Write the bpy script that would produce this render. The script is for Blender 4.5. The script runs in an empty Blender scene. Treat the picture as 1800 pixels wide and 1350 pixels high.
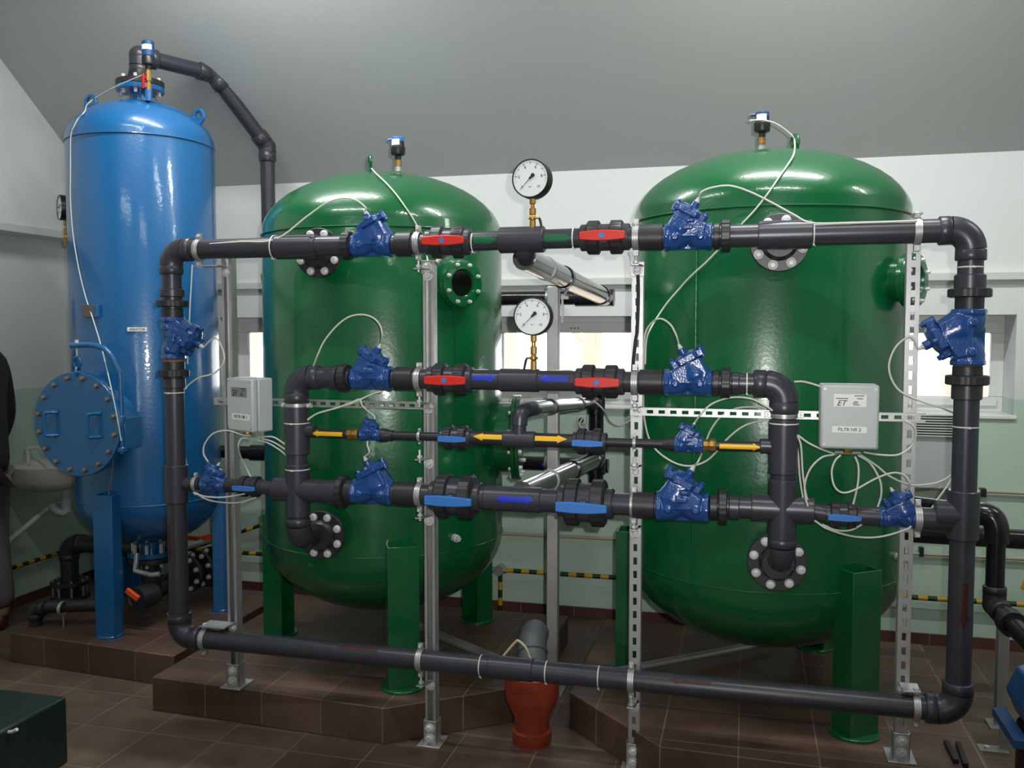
import bpy, bmesh, math, random
from mathutils import Vector, Matrix, Euler
SC = bpy.context.scene
C = SC.collection
PI = math.pi
random.seed(4)

# ------------------------------------------------------------------ camera, world, light, exposure
cam_d = bpy.data.cameras.new('camera'); cam = bpy.data.objects.new('camera', cam_d); C.objects.link(cam)
cam_d.sensor_fit = 'HORIZONTAL'; cam_d.sensor_width = 36.0; cam_d.lens = 32.0; cam_d.clip_end = 100
cam.location = (0, 0, 1.57)
cam.rotation_euler = (math.radians(90 - 3.398), 0, math.radians(14.5))
SC.camera = cam
SC.view_settings.view_transform = 'Standard'; SC.view_settings.look = 'None'
SC.view_settings.exposure = 0.12; SC.view_settings.gamma = 1.0
SC.view_settings.use_curve_mapping = False
try:
    SC.cycles.use_denoising = True
    SC.cycles.max_bounces = 8
    SC.cycles.sample_clamp_indirect = 4.0
    SC.cycles.caustics_reflective = False; SC.cycles.caustics_refractive = False
except Exception: pass

world = bpy.data.worlds.new('overcast_sky'); SC.world = world; world.use_nodes = True
bg = world.node_tree.nodes['Background']; bg.inputs[0].default_value = (0.93, 0.96, 1.0, 1); bg.inputs[1].default_value = 4.2

def area(name, loc, sx, sy, power, rot=(0, 0, 0), col=(1, 1, 1)):
    l = bpy.data.lights.new(name, 'AREA'); l.shape = 'RECTANGLE'; l.size = sx; l.size_y = sy; l.energy = power; l.color = col
    o = bpy.data.objects.new(name, l); o.location = loc; o.rotation_euler = rot; C.objects.link(o); return o
TUBES = [(-2.05, 3.3, 3.50, 30), (0.3, 3.3, 3.50, 30), (-2.0, 2.0, 3.74, 18), (0.4, 2.0, 3.74, 18), (2.4, 3.3, 3.5, 16), (-2.0, -0.6, 3.74, 14), (0.4, -0.6, 3.74, 14)]
for (x, y, z, p) in TUBES:
    area('tube_light', (x, y, z - 0.075), 1.16, 0.05, p, col=(0.97, 1.0, 0.965))
# daylight entering by the glazed door behind the camera
area('door_daylight', (-0.10, -3.16, 1.22), 0.78, 1.80, 135, rot=(math.radians(90), 0, math.radians(180)), col=(0.86, 0.93, 1.0))
# the flash of the camera, beside and above the lens
fl = bpy.data.lights.new('camera_flash', 'SPOT'); fl.energy = 175; fl.shadow_soft_size = 0.012; fl.spot_size = math.radians(78); fl.spot_blend = 0.9; fl.color = (1.0, 0.98, 0.96)
flo = bpy.data.objects.new('camera_flash', fl); C.objects.link(flo)
flo.location = (0.06, 0.02, 1.625); flo.rotation_euler = (math.radians(97), 0, math.radians(13))

# ------------------------------------------------------------------ materials
def mat(name, col, rough=0.5, metal=0.0, coat=0.0, spec=0.5, bump=0.0, bscale=60.0, var=0.0, vscale=6.0, emit=None, estr=0.0, trans=0.0, coat_r=0.08):
    m = bpy.data.materials.new(name); m.use_nodes = True
    nt = m.node_tree; b = nt.nodes['Principled BSDF']
    b.inputs['Base Color'].default_value = (*col, 1); b.inputs['Roughness'].default_value = rough
    b.inputs['Metallic'].default_value = metal; b.inputs['Coat Weight'].default_value = coat
    b.inputs['Coat Roughness'].default_value = coat_r
    b.inputs['Specular IOR Level'].default_value = spec
    if trans: b.inputs['Transmission Weight'].default_value = trans
    if emit: b.inputs['Emission Color'].default_value = (*emit, 1); b.inputs['Emission Strength'].default_value = estr
    tc = nt.nodes.new('ShaderNodeTexCoord')
    if bump:
        n = nt.nodes.new('ShaderNodeTexNoise'); n.inputs['Scale'].default_value = bscale; n.inputs['Detail'].default_value = 3
        bp = nt.nodes.new('ShaderNodeBump'); bp.inputs['Strength'].default_value = bump; bp.inputs['Distance'].default_value = 0.002
        nt.links.new(tc.outputs['Object'], n.inputs['Vector']); nt.links.new(n.outputs['Fac'], bp.inputs['Height']); nt.links.new(bp.outputs['Normal'], b.inputs['Normal'])
        if coat: nt.links.new(bp.outputs['Normal'], b.inputs['Coat Normal'])
    if var:
        n = nt.nodes.new('ShaderNodeTexNoise'); n.inputs['Scale'].default_value = vscale; n.inputs['Detail'].default_value = 5
        mx = nt.nodes.new('ShaderNodeMix'); mx.data_type = 'RGBA'
        mx.inputs['A'].default_value = (*[c * (1 - var) for c in col], 1); mx.inputs['B'].default_value = (*[min(1, c * (1 + var)) for c in col], 1)
        nt.links.new(tc.outputs['Object'], n.inputs['Vector']); nt.links.new(n.outputs['Fac'], mx.inputs['Factor']); nt.links.new(mx.outputs['Result'], b.inputs['Base Color'])
    return m
M = {}
M['green'] = mat('green_enamel', (0.0015, 0.100, 0.028), 0.28, coat=0.6, bump=0.25, bscale=70, coat_r=0.06)
M['blue'] = mat('blue_enamel', (0.009, 0.115, 0.31), 0.3, coat=0.6, bump=0.25, bscale=70, coat_r=0.06)
M['pvc'] = mat('grey_pvc', (0.040, 0.040, 0.052), 0.33, var=0.25, vscale=9)
M['pvc_nut'] = mat('dark_moulded_pvc', (0.024, 0.023, 0.028), 0.42, var=0.3, vscale=14)
M['pvc_black'] = mat('black_glossy_pipe', (0.012, 0.012, 0.015), 0.2)
M['valve'] = mat('blue_cast_paint', (0.012, 0.065, 0.25), 0.22, coat=0.5, bump=0.5, bscale=140, coat_r=0.08)
M['red'] = mat('red_plastic', (0.62, 0.022, 0.012), 0.4)
M['bluep'] = mat('blue_plastic', (0.04, 0.18, 0.56), 0.42)
M['orange'] = mat('orange_handle', (0.75, 0.08, 0.01), 0.45)
M['drain'] = mat('orange_drain_pvc', (0.29, 0.042, 0.017), 0.42, var=0.15)
M['zinc'] = mat('galvanised_steel', (0.50, 0.50, 0.50), 0.38, metal=0.65, var=0.18, vscale=30)
M['zincd'] = mat('weathered_zinc', (0.42, 0.42, 0.42), 0.45, metal=0.7, var=0.2, vscale=25)
M['bolt'] = mat('bolt_zinc', (0.68, 0.69, 0.70), 0.5, metal=0.2)
M['pvc_sheen'] = mat('black_pvc_flash_sheen', (0.34, 0.33, 0.33), 0.16, metal=1.0)  # bright metal colour stands in for flash sheen on black PVC pipe
M['pvc_light'] = mat('dusty_grey_pvc', (0.10, 0.115, 0.125), 0.5)
M['boltd'] = mat('bronze_bolt', (0.25, 0.2, 0.16), 0.4, metal=0.6)
M['brass'] = mat('brass', (0.52, 0.30, 0.09), 0.32, metal=0.85)
M['cable'] = mat('white_cable', (0.62, 0.63, 0.57), 0.5)
M['ties'] = mat('cable_tie', (0.72, 0.73, 0.70), 0.5)
M['box'] = mat('grey_plastic_box', (0.50, 0.53, 0.53), 0.5)
M['label'] = mat('paper_label', (0.82, 0.83, 0.82), 0.6)
M['plate'] = mat('dull_rating_plate', (0.12, 0.11, 0.09), 0.45)
M['labelg'] = mat('silver_label', (0.22, 0.22, 0.22), 0.5)
M['ink'] = mat('black_ink', (0.012, 0.012, 0.014), 0.6)
M['inkr'] = mat('red_ink', (0.6, 0.05, 0.03), 0.6)
M['yel'] = mat('yellow_sticker', (0.90, 0.50, 0.01), 0.4)
M['bluest'] = mat('blue_sticker', (0.01, 0.035, 0.48), 0.4)
M['greenst'] = mat('green_sticker', (0.004, 0.12, 0.045), 0.35)
M['darkred'] = mat('dark_red_sticker', (0.055, 0.005, 0.007), 0.5)
M['black'] = mat('black_plastic', (0.012, 0.012, 0.012), 0.4)
M['glassdark'] = mat('dark_sight_glass', (0.004, 0.004, 0.003), 0.1, spec=0.6)
M['dial'] = mat('dial_white', (0.80, 0.83, 0.84), 0.35, coat=0.5)
M['white'] = mat('white_frame_plastic', (0.80, 0.80, 0.79), 0.4)
M['wtrim'] = mat('cream_trim', (0.62, 0.66, 0.62), 0.5)
M['ceil'] = mat('ceiling_paint', (0.54, 0.55, 0.55), 0.85, bump=0.2, bscale=120)
M['ceramic'] = mat('white_ceramic', (0.62, 0.58, 0.52), 0.2, coat=0.4)
M['wplast'] = mat('white_pipe_plastic', (0.6, 0.62, 0.6), 0.4)
M['cream'] = mat('cream_enamel', (0.42, 0.38, 0.28), 0.45)
M['jacket'] = mat('dark_jacket_cloth', (0.008, 0.007, 0.011), 0.9, bump=0.5, bscale=300)
M['trouser'] = mat('grey_trouser_cloth', (0.14, 0.12, 0.115), 0.9, bump=0.5, bscale=300, var=0.2)
M['skin'] = mat('skin', (0.5, 0.28, 0.2), 0.5)
M['hair'] = mat('dark_hair', (0.03, 0.02, 0.015), 0.7)
M['shoe'] = mat('brown_leather', (0.06, 0.02, 0.014), 0.4)
M['bark'] = mat('pale_bark', (0.56, 0.45, 0.35), 0.9, bump=0.8, bscale=20, var=0.3)
M['grass'] = mat('winter_grass', (0.40, 0.34, 0.26), 0.9, var=0.3, vscale=2)
M['brickout'] = mat('faded_render_wall', (0.52, 0.40, 0.33), 0.9, var=0.3, vscale=4)
M['greenbox'] = mat('dark_green_casing', (0.008, 0.02, 0.018), 0.35)
M['pump'] = mat('pump_blue', (0.012, 0.06, 0.17), 0.4)
M['glass'] = mat('window_glass', (1, 1, 1), 0.0, trans=1.0)
M['rust'] = mat('hemp_thread', (0.30, 0.12, 0.03), 0.7)
M['tube'] = mat('lit_tube', (1, 1, 1), 0.5, emit=(0.93, 1.0, 0.97), estr=9.0)
M['fixture'] = mat('lamp_housing', (0.8, 0.8, 0.8), 0.5)
M['redv'] = mat('red_lever', (0.45, 0.015, 0.015), 0.4)

def nodes_of(name):
    m = bpy.data.materials.new(name); m.use_nodes = True
    return m, m.node_tree, m.node_tree.nodes['Principled BSDF']
def math_n(nt, op, a, b=None, c=None):
    n = nt.nodes.new('ShaderNodeMath'); n.operation = op
    for i, v in enumerate((a, b, c)):
        if v is None: continue
        if isinstance(v, (int, float)): n.inputs[i].default_value = v
        else: nt.links.new(v, n.inputs[i])
    return n.outputs[0]
def tile_mat(name, base, ox, oy, sx, sy, rough=0.4, top=None):
    """glazed clay tiles: joints run along x and y on level faces, upright on the sides"""
    m, nt, b = nodes_of(name)
    g = nt.nodes.new('ShaderNodeNewGeometry'); sp = nt.nodes.new('ShaderNodeSeparateXYZ'); nt.links.new(g.outputs['Position'], sp.inputs[0])
    sn = nt.nodes.new('ShaderNodeSeparateXYZ'); nt.links.new(g.outputs['True Normal'], sn.inputs[0])
    def joint(v, o, s):
        f = math_n(nt, 'FRACT', math_n(nt, 'DIVIDE', math_n(nt, 'SUBTRACT', v, o), s))
        d = math_n(nt, 'ABSOLUTE', math_n(nt, 'SUBTRACT', f, 0.5))
        return math_n(nt, 'GREATER_THAN', d, 0.5 - 0.0022 / s), math_n(nt, 'FLOOR', math_n(nt, 'DIVIDE', math_n(nt, 'SUBTRACT', v, o), s))
    jx, fx = joint(sp.outputs[0], ox, sx); jy, fy = joint(sp.outputs[1], oy, sy)
    ax = math_n(nt, 'LESS_THAN', math_n(nt, 'ABSOLUTE', sn.outputs[0]), 0.8); ay = math_n(nt, 'LESS_THAN', math_n(nt, 'ABSOLUTE', sn.outputs[1]), 0.6)
    j = math_n(nt, 'MAXIMUM', math_n(nt, 'MULTIPLY', jx, ax), math_n(nt, 'MULTIPLY', jy, ay))
    w = nt.nodes.new('ShaderNodeTexWhiteNoise'); cb = nt.nodes.new('ShaderNodeCombineXYZ'); nt.links.new(fx, cb.inputs[0]); nt.links.new(fy, cb.inputs[1]); nt.links.new(cb.outputs[0], w.inputs['Vector'])
    n = nt.nodes.new('ShaderNodeTexNoise'); n.inputs['Scale'].default_value = 2.6; n.inputs['Detail'].default_value = 6; n.inputs['Roughness'].default_value = 0.65; nt.links.new(g.outputs['Position'], n.inputs['Vector'])
    r1 = nt.nodes.new('ShaderNodeValToRGB'); nt.links.new(n.outputs['Fac'], r1.inputs[0])
    e = r1.color_ramp.elements; e[0].position = 0.35; e[0].color = (*[c * 0.72 for c in base], 1); e[1].position = 0.7; e[1].color = (base[0] * 1.35, base[1] * 1.5, base[2] * 1.4, 1)
    k = nt.nodes.new('ShaderNodeMix'); k.data_type = 'RGBA'; k.blend_type = 'MULTIPLY'; k.inputs['Factor'].default_value = 1
    gv = math_n(nt, 'ADD', math_n(nt, 'MULTIPLY', w.outputs[0], 0.3), 0.85); cg = nt.nodes.new('ShaderNodeCombineColor')
    for i in range(3): nt.links.new(gv, cg.inputs[i])
    nt.links.new(r1.outputs[0], k.inputs['A']); nt.links.new(cg.outputs[0], k.inputs['B'])
    mx = nt.nodes.new('ShaderNodeMix'); mx.data_type = 'RGBA'; nt.links.new(j, mx.inputs['Factor']); nt.links.new(k.outputs['Result'], mx.inputs['A']); mx.inputs['B'].default_value = (0.20, 0.155, 0.125, 1)
    nt.links.new(mx.outputs['Result'], b.inputs['Base Color'])
    n2 = nt.nodes.new('ShaderNodeTexNoise'); n2.inputs['Scale'].default_value = 9; n2.inputs['Detail'].default_value = 4; nt.links.new(g.outputs['Position'], n2.inputs['Vector'])
    nt.links.new(math_n(nt, 'ADD', math_n(nt, 'MULTIPLY', n2.outputs['Fac'], 0.3), rough - 0.1), b.inputs['Roughness'])
    bp = nt.nodes.new('ShaderNodeBump'); bp.inputs['Strength'].default_value = 0.4; bp.inputs['Distance'].default_value = 0.002; bp.invert = True
    nt.links.new(j, bp.inputs['Height']); nt.links.new(bp.outputs['Normal'], b.inputs['Normal'])
    return m
M['plinth'] = tile_mat('plinth_tiles', (0.105, 0.058, 0.044), -0.01, 3.14, 0.262, 0.29)
M['floor'] = tile_mat('floor_tiles', (0.105, 0.068, 0.05), -0.14, 3.0, 0.30, 0.30)
M['baseb'] = tile_mat('baseboard_tiles', (0.085, 0.030, 0.028), 0.0, 0.0, 0.3, 0.3)
def wall_mat():
    m, nt, b = nodes_of('two_tone_wall_paint')
    g = nt.nodes.new('ShaderNodeNewGeometry'); sp = nt.nodes.new('ShaderNodeSeparateXYZ'); nt.links.new(g.outputs['Position'], sp.inputs[0])
    f = math_n(nt, 'GREATER_THAN', sp.outputs[2], 1.235)
    mx = nt.nodes.new('ShaderNodeMix'); mx.data_type = 'RGBA'; nt.links.new(f, mx.inputs['Factor'])
    mx.inputs['A'].default_value = (0.50, 0.64, 0.54, 1); mx.inputs['B'].default_value = (0.73, 0.745, 0.74, 1)
    nt.links.new(mx.outputs['Result'], b.inputs['Base Color']); b.inputs['Roughness'].default_value = 0.6
    n = nt.nodes.new('ShaderNodeTexNoise'); n.inputs['Scale'].default_value = 90; bp = nt.nodes.new('ShaderNodeBump'); bp.inputs['Strength'].default_value = 0.15; bp.inputs['Distance'].default_value = 0.003
    nt.links.new(g.outputs['Position'], n.inputs['Vector']); nt.links.new(n.outputs['Fac'], bp.inputs['Height']); nt.links.new(bp.outputs['Normal'], b.inputs['Normal'])
    return m
M['wall'] = wall_mat()
def hazard_mat(axis):
    m, nt, b = nodes_of('hazard_stripes_' + 'xyz'[axis])
    g = nt.nodes.new('ShaderNodeNewGeometry'); sp = nt.nodes.new('ShaderNodeSeparateXYZ'); nt.links.new(g.outputs['Position'], sp.inputs[0])
    f = math_n(nt, 'GREATER_THAN', math_n(nt, 'FRACT', math_n(nt, 'DIVIDE', sp.outputs[axis], 0.088)), 0.5)
    mx = nt.nodes.new('ShaderNodeMix'); mx.data_type = 'RGBA'; nt.links.new(f, mx.inputs['Factor'])
    mx.inputs['A'].default_value = (0.006, 0.03, 0.012, 1); mx.inputs['B'].default_value = (0.55, 0.32, 0.015, 1)
    nt.links.new(mx.outputs['Result'], b.inputs['Base Color']); b.inputs['Roughness'].default_value = 0.5
    return m
M['hazx'] = hazard_mat(0); M['hazy'] = hazard_mat(1); M['hazz'] = hazard_mat(2)

# ------------------------------------------------------------------ mesh helpers
ORG = {}
def frame(axis):
    a = Vector(axis).normalized(); u = a.cross(Vector((0, 0, 1)))
    if u.length < 1e-4: u = Vector((1, 0, 0))
    u.normalize(); return a, u, a.cross(u)
class MB:
    def __init__(s): s.v = []; s.f = []; s.T = None
    def add(s, vs, fs):
        n = len(s.v); s.v += [(s.T @ Vector(v)) if s.T else Vector(v) for v in vs]; s.f += [tuple(i + n for i in q) for q in fs]; return s
    def lathe(s, o, axis, prof, seg=28, flute=0, amp=0.0, caps=True):
        a, u, w = frame(axis); o = Vector(o); vs = []; fs = []; n = len(prof)
        for (t, r) in prof:
            for k in range(seg):
                th = 2 * PI * k / seg; rr = r * (1 + amp * (1 if flute and int(k * flute * 2 / seg) % 2 else 0))
                vs.append(o + a * t + u * (rr * math.cos(th)) + w * (rr * math.sin(th)))
        for i in range(n - 1):
            for k in range(seg):
                k2 = (k + 1) % seg; fs.append((i * seg + k, i * seg + k2, (i + 1) * seg + k2, (i + 1) * seg + k))
        if caps:
            if prof[0][1] > 1e-6: fs.append(tuple(range(seg - 1, -1, -1)))
            if prof[-1][1] > 1e-6: fs.append(tuple((n - 1) * seg + k for k in range(seg)))
        return s.add(vs, fs)
    def cyl(s, a, b, r, r2=None, seg=24, bev=0.0):
        a = Vector(a); b = Vector(b); L = (b - a).length; r2 = r if r2 is None else r2
        pr = [(0, r), (L, r2)] if not bev else [(0, r - bev), (bev, r), (L - bev, r2), (L, r2 - bev)]
        return s.lathe(a, b - a, pr, seg)
    def pipe(s, a, b, r, ri, seg=24):
        a = Vector(a); b = Vector(b); L = (b - a).length
        return s.lathe(a, b - a, [(0, ri), (0, r), (L, r), (L, ri), (0, ri)], seg, caps=False)
    def tube(s, pts, r, seg=8, caps=True):
        P = [Vector(p) for p in pts]; n = len(P); vs = []; fs = []; rs = r if isinstance(r, (list, tuple)) else [r] * n
        t0 = (P[1] - P[0]).normalized(); _, u, w = frame(t0)
        for i in range(n):
            t = (P[min(i + 1, n - 1)] - P[max(i - 1, 0)]).normalized()
            u = (u - t * u.dot(t)); u = u.normalized() if u.length > 1e-6 else frame(t)[1]; w = t.cross(u)
            for k in range(seg):
                th = 2 * PI * k / seg; vs.append(P[i] + u * (rs[i] * math.cos(th)) + w * (rs[i] * math.sin(th)))
        for i in range(n - 1):
            for k in range(seg):
                k2 = (k + 1) % seg; fs.append((i * seg + k, i * seg + k2, (i + 1) * seg + k2, (i + 1) * seg + k))
        if caps: fs.append(tuple(range(seg - 1, -1, -1))); fs.append(tuple((n - 1) * seg + k for k in range(seg)))
        return s.add(vs, fs)
    def ring(s, c, axis, R, r, seg=32, sub=8):
        a, u, w = frame(axis); c = Vector(c); vs = []; fs = []
        for i in range(seg):
            d = u * math.cos(2 * PI * i / seg) + w * math.sin(2 * PI * i / seg)
            for k in range(sub):
                th = 2 * PI * k / sub; vs.append(c + d * (R + r * math.cos(th)) + a * (r * math.sin(th)))
        for i in range(seg):
            for k in range(sub):
                i2 = (i + 1) % seg; k2 = (k + 1) % sub; fs.append((i * sub + k, i2 * sub + k, i2 * sub + k2, i * sub + k2))
        return s.add(vs, fs)
    def box(s, c, d, R=None):
        c = Vector(c); vs = []
        for x in (-.5, .5):
            for y in (-.5, .5):
                for z in (-.5, .5):
                    p = Vector((x * d[0], y * d[1], z * d[2])); vs.append(c + (R @ p if R else p))
        return s.add(vs, [(0, 1, 3, 2), (4, 6, 7, 5), (0, 4, 5, 1), (2, 3, 7, 6), (0, 2, 6, 4), (1, 5, 7, 3)])
    def bb(s, x0, x1, y0, y1, z0, z1): return s.box(((x0 + x1) / 2, (y0 + y1) / 2, (z0 + z1) / 2), (x1 - x0, y1 - y0, z1 - z0))
    def prism(s, poly, o, ux, uy, ext):
        o = Vector(o); ux = Vector(ux); uy = Vector(uy); ext = Vector(ext); n = len(poly)
        vs = [o + ux * p[0] + uy * p[1] for p in poly] + [o + ux * p[0] + uy * p[1] + ext for p in poly]
        return s.add(vs, [tuple(range(n - 1, -1, -1)), tuple(range(n, 2 * n))] + [(i, (i + 1) % n, n + (i + 1) % n, n + i) for i in range(n)])
    def build(s, name, m, parent=None, bevel=0.0, angle=35, loc=None, remesh=0.0, subsurf=0):
        me = bpy.data.meshes.new(name); org = ORG.get(parent.name, Vector((0, 0, 0))) if parent else Vector(loc or (0, 0, 0))
        me.from_pydata([tuple(v - org) for v in s.v], [], s.f); me.validate(); me.materials.append(M[m] if isinstance(m, str) else m)
        bm = bmesh.new(); bm.from_mesh(me); bmesh.ops.recalc_face_normals(bm, faces=bm.faces); bm.to_mesh(me); bm.free()
        me.polygons.foreach_set('use_smooth', [True] * len(me.polygons)); me.set_sharp_from_angle(angle=math.radians(angle))
        o = bpy.data.objects.new(name, me); C.objects.link(o)
        if parent: o.parent = parent
        else: o.location = org
        ORG[o.name] = org.copy()
        if remesh:
            md = o.modifiers.new('remesh', 'REMESH'); md.mode = 'VOXEL'; md.voxel_size = remesh; md.use_smooth_shade = True
            md = o.modifiers.new('smooth', 'SMOOTH'); md.factor = 0.6; md.iterations = 2
        if bevel:
            md = o.modifiers.new('bevel', 'BEVEL'); md.width = bevel; md.segments = 2; md.limit_method = 'ANGLE'; md.angle_limit = math.radians(40)
        return o
def thing(name, label, cat, loc=(0, 0, 0), group=None):
    o = bpy.data.objects.new(name, None); C.objects.link(o); o.location = loc; o.empty_display_size = 0.05
    o['label'] = label; o['category'] = cat
    if group: o['group'] = group
    ORG[o.name] = Vector(loc); return o
def tag(o, label, cat, group=None):
    o['label'] = label; o['category'] = cat
    if group: o['group'] = group
    return o
def struct(o): o['kind'] = 'structure'; return o
def dup(root, loc, rot=None, scale=1.0, label=None, group=None):
    r = root.copy(); C.objects.link(r); r.location = loc; r.scale = (scale,) * 3
    if rot is not None: r.rotation_euler = rot
    if label: r['label'] = label
    if group: r['group'] = group
    for ch in root.children:
        c = ch.copy(); C.objects.link(c); c.parent = r
        for g in ch.children:
            d = g.copy(); C.objects.link(d); d.parent = c
    return r
def place(root, used, loc, rot=None, scale=1.0, label=None, group=None):
    """the first call moves the original itself, later calls copy it"""
    if root.name in used: return dup(root, loc, rot, scale, label, group)
    used.add(root.name); root.location = loc; root.scale = (scale,) * 3
    if rot is not None: root.rotation_euler = rot
    if label: root['label'] = label
    if group: root['group'] = group
    return root
USED = set()
def spline(pts, n=8):
    P = [Vector(p) for p in pts]
    if len(P) < 3: return P
    out = []
    for i in range(len(P) - 1):
        a, b = P[i], P[i + 1]; p0 = P[i - 1] if i else a - (b - a); p3 = P[i + 2] if i + 2 < len(P) else b + (b - a)
        for k in range(n):
            t = k / n; out.append(0.5 * ((2 * a) + (b - p0) * t + (2 * p0 - 5 * a + 4 * b - p3) * t * t + (3 * a - p0 - 3 * b + p3) * t ** 3))
    return out + [P[-1]]
def arc(c, a, b, n=8):
    """quarter turn round centre c from point a to point b"""
    c, a, b = Vector(c), Vector(a), Vector(b)
    return [c + (a - c) * math.cos(t * PI / 2 / n) + (b - c) * math.sin(t * PI / 2 / n) for t in range(n + 1)]
def text_mesh(name, txt, size, m, parent, o, ux, uz, off=0.0006, shear=0.0, align='CENTER'):
    """raised lettering lying on the plane of ux and uz through o"""
    cu = bpy.data.curves.new(name, 'FONT'); cu.body = txt; cu.size = size; cu.align_x = align; cu.align_y = 'CENTER'; cu.extrude = 0.0003; cu.shear = shear
    t = bpy.data.objects.new(name, cu); C.objects.link(t); bpy.context.view_layer.update()
    me = bpy.data.meshes.new_from_object(t.evaluated_get(bpy.context.evaluated_depsgraph_get())); bpy.data.objects.remove(t); bpy.data.curves.remove(cu)
    ux = Vector(ux).normalized(); uz = Vector(uz).normalized(); n = ux.cross(uz)
    org = ORG.get(parent.name, Vector((0, 0, 0))); o = Vector(o) - org
    for v in me.vertices: v.co = o + ux * v.co.x + uz * v.co.y + n * (v.co.z + off)
    me.materials.clear(); me.materials.append(M[m]); ob = bpy.data.objects.new(name, me); C.objects.link(ob); ob.parent = parent; ORG[ob.name] = org.copy(); return ob

# ================================================================== THE ROOM
WY = 4.85; WX = -4.0; RXW = 3.6; FY = -3.0
o = MB().bb(-4.4, RXW, FY, 5.35, -0.12, 0).build('floor', 'floor'); struct(o)
HOLES = [(-3.06, -2.10, 1.156, 1.644), (-1.42, -0.45, 1.156, 1.644), (0.30, 1.25, 1.156, 1.644)]
def wall_grid(x0, x1, z0, z1, y0, y1, holes):
    mb = MB(); xs = sorted({x0, x1, *[h[0] for h in holes], *[h[1] for h in holes]}); zs = sorted({z0, z1, *[h[2] for h in holes], *[h[3] for h in holes]})
    for i in range(len(xs) - 1):
        for j in range(len(zs) - 1):
            cx = (xs[i] + xs[i + 1]) / 2; cz = (zs[j] + zs[j + 1]) / 2
            if any(h[0] < cx < h[1] and h[2] < cz < h[3] for h in holes): continue
            mb.bb(xs[i], xs[i + 1], y0, y1, zs[j], zs[j + 1])
    return mb
struct(wall_grid(-4.4, RXW, 0, 2.42, WY, 5.22, HOLES).build('wall_back', 'wall'))
mb = MB().bb(-4.4, WX, FY, WY, 0, 2.10)
mb.prism([(FY, 2.10), (WY, 2.10), (WY, 2.42), (3.0, 3.90), (FY, 3.90)], (-4.4, 0, 0), (0, 1, 0), (0, 0, 1), (0.52, 0, 0))
struct(mb.build('wall_left', 'wall'))
mb = MB().prism([(FY, 0), (WY, 0), (WY, 2.42), (3.0, 3.90), (FY, 3.90)], (RXW, 0, 0), (0, 1, 0), (0, 0, 1), (0.2, 0, 0))
struct(mb.build('wall_right', 'wall'))
struct(wall_grid(-4.4, RXW, 0, 3.9, FY - 0.2, FY, [(-0.55, 0.35, 0.0, 2.25)]).build('wall_front', 'wall'))
d = bpy.data.objects.new('door_1', None); C.objects.link(d); d.location = (-0.10, FY - 0.1, 0); struct(d); ORG[d.name] = Vector(d.location)
y0, y1 = FY - 0.13, FY - 0.07
MB().bb(-0.55, -0.49, y0, y1, 0, 2.25).bb(0.29, 0.35, y0, y1, 0, 2.25).bb(-0.49, 0.29, y0, y1, 0, 0.30).bb(-0.49, 0.29, y0, y1, 2.15, 2.25).build('door_frame', 'white', d, bevel=0.004)
MB().bb(-0.50, 0.30, FY - 0.105, FY - 0.099, 0.29, 2.16).build('door_pane', 'glass', d)
MB().cyl((-0.46, FY - 0.10, 1.03), (-0.46, FY - 0.02, 1.03), 0.008, seg=10).cyl((-0.46, FY - 0.025, 1.03), (-0.36, FY - 0.025, 1.03), 0.009, seg=10).build('door_handle', 'bolt', d)
mb = MB().prism([(5.22, 2.42), (WY, 2.42), (3.0, 3.90), (FY - 0.2, 3.90), (FY - 0.2, 4.1), (3.08, 4.1), (5.22, 2.62)], (-4.4, 0, 0), (0, 1, 0), (0, 0, 1), (8.2, 0, 0))
struct(mb.build('ceiling', 'ceil', angle=20))
struct(MB().bb(-4.0, RXW, WY - 0.012, WY, 0, 0.055).build('baseboard_back', 'baseb'))
struct(MB().bb(WX, WX + 0.012, FY, WY - 0.012, 0, 0.055).build('baseboard_left', 'baseb'))
struct(MB().bb(-3.88, RXW, WY - 0.035, WY, 1.808, 1.848).build('trim_1', 'wtrim', bevel=0.004))
struct(MB().bb(-3.88, -3.862, FY, WY - 0.035, 2.10, 2.145).build('trim_2', 'wtrim', bevel=0.004))
for i, (x0, x1, z0, z1) in enumerate(HOLES):
    w = bpy.data.objects.new('window_%d' % (i + 1), None); C.objects.link(w); w.location = ((x0 + x1) / 2, 5.05, z0); struct(w); ORG[w.name] = Vector(w.location)
    y0, y1 = 5.05, 5.11; f = MB()
    f.bb(x0, x1, y0, y1, z0, z0 + 0.076).bb(x0, x1, y0, y1, z1 - 0.09, z1).bb(x0, x0 + 0.06, y0, y1, z0 + 0.076, z1 - 0.09).bb(x1 - 0.06, x1, y0, y1, z0 + 0.076, z1 - 0.09)
    f.bb(x0 + 0.03, x1 - 0.03, y0 - 0.015, y0, z0 + 0.03, z0 + 0.07).bb(x0 + 0.03, x1 - 0.03, y0 - 0.015, y0, z1 - 0.082, z1 - 0.03)
    f.build('window_frame', 'white', w, bevel=0.004)
    MB().bb(x0 + 0.055, x1 - 0.055, 5.075, 5.081, z0 + 0.07, z1 - 0.085).build('window_pane', 'glass', w)
    MB().bb(x0 - 0.01, x1 + 0.01, 4.835, 5.05, z0 - 0.018, z0 + 0.002).build('window_sill', 'white', w, bevel=0.004)
    if i == 1:
        d = MB()
        for k in range(3): d.cyl((-0.959 + k * 0.02, 5.036, 1.58), (-0.959 + k * 0.02, 5.03, 1.58), 0.004, seg=10)
        d.build('vent_plug', 'black', w)
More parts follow.
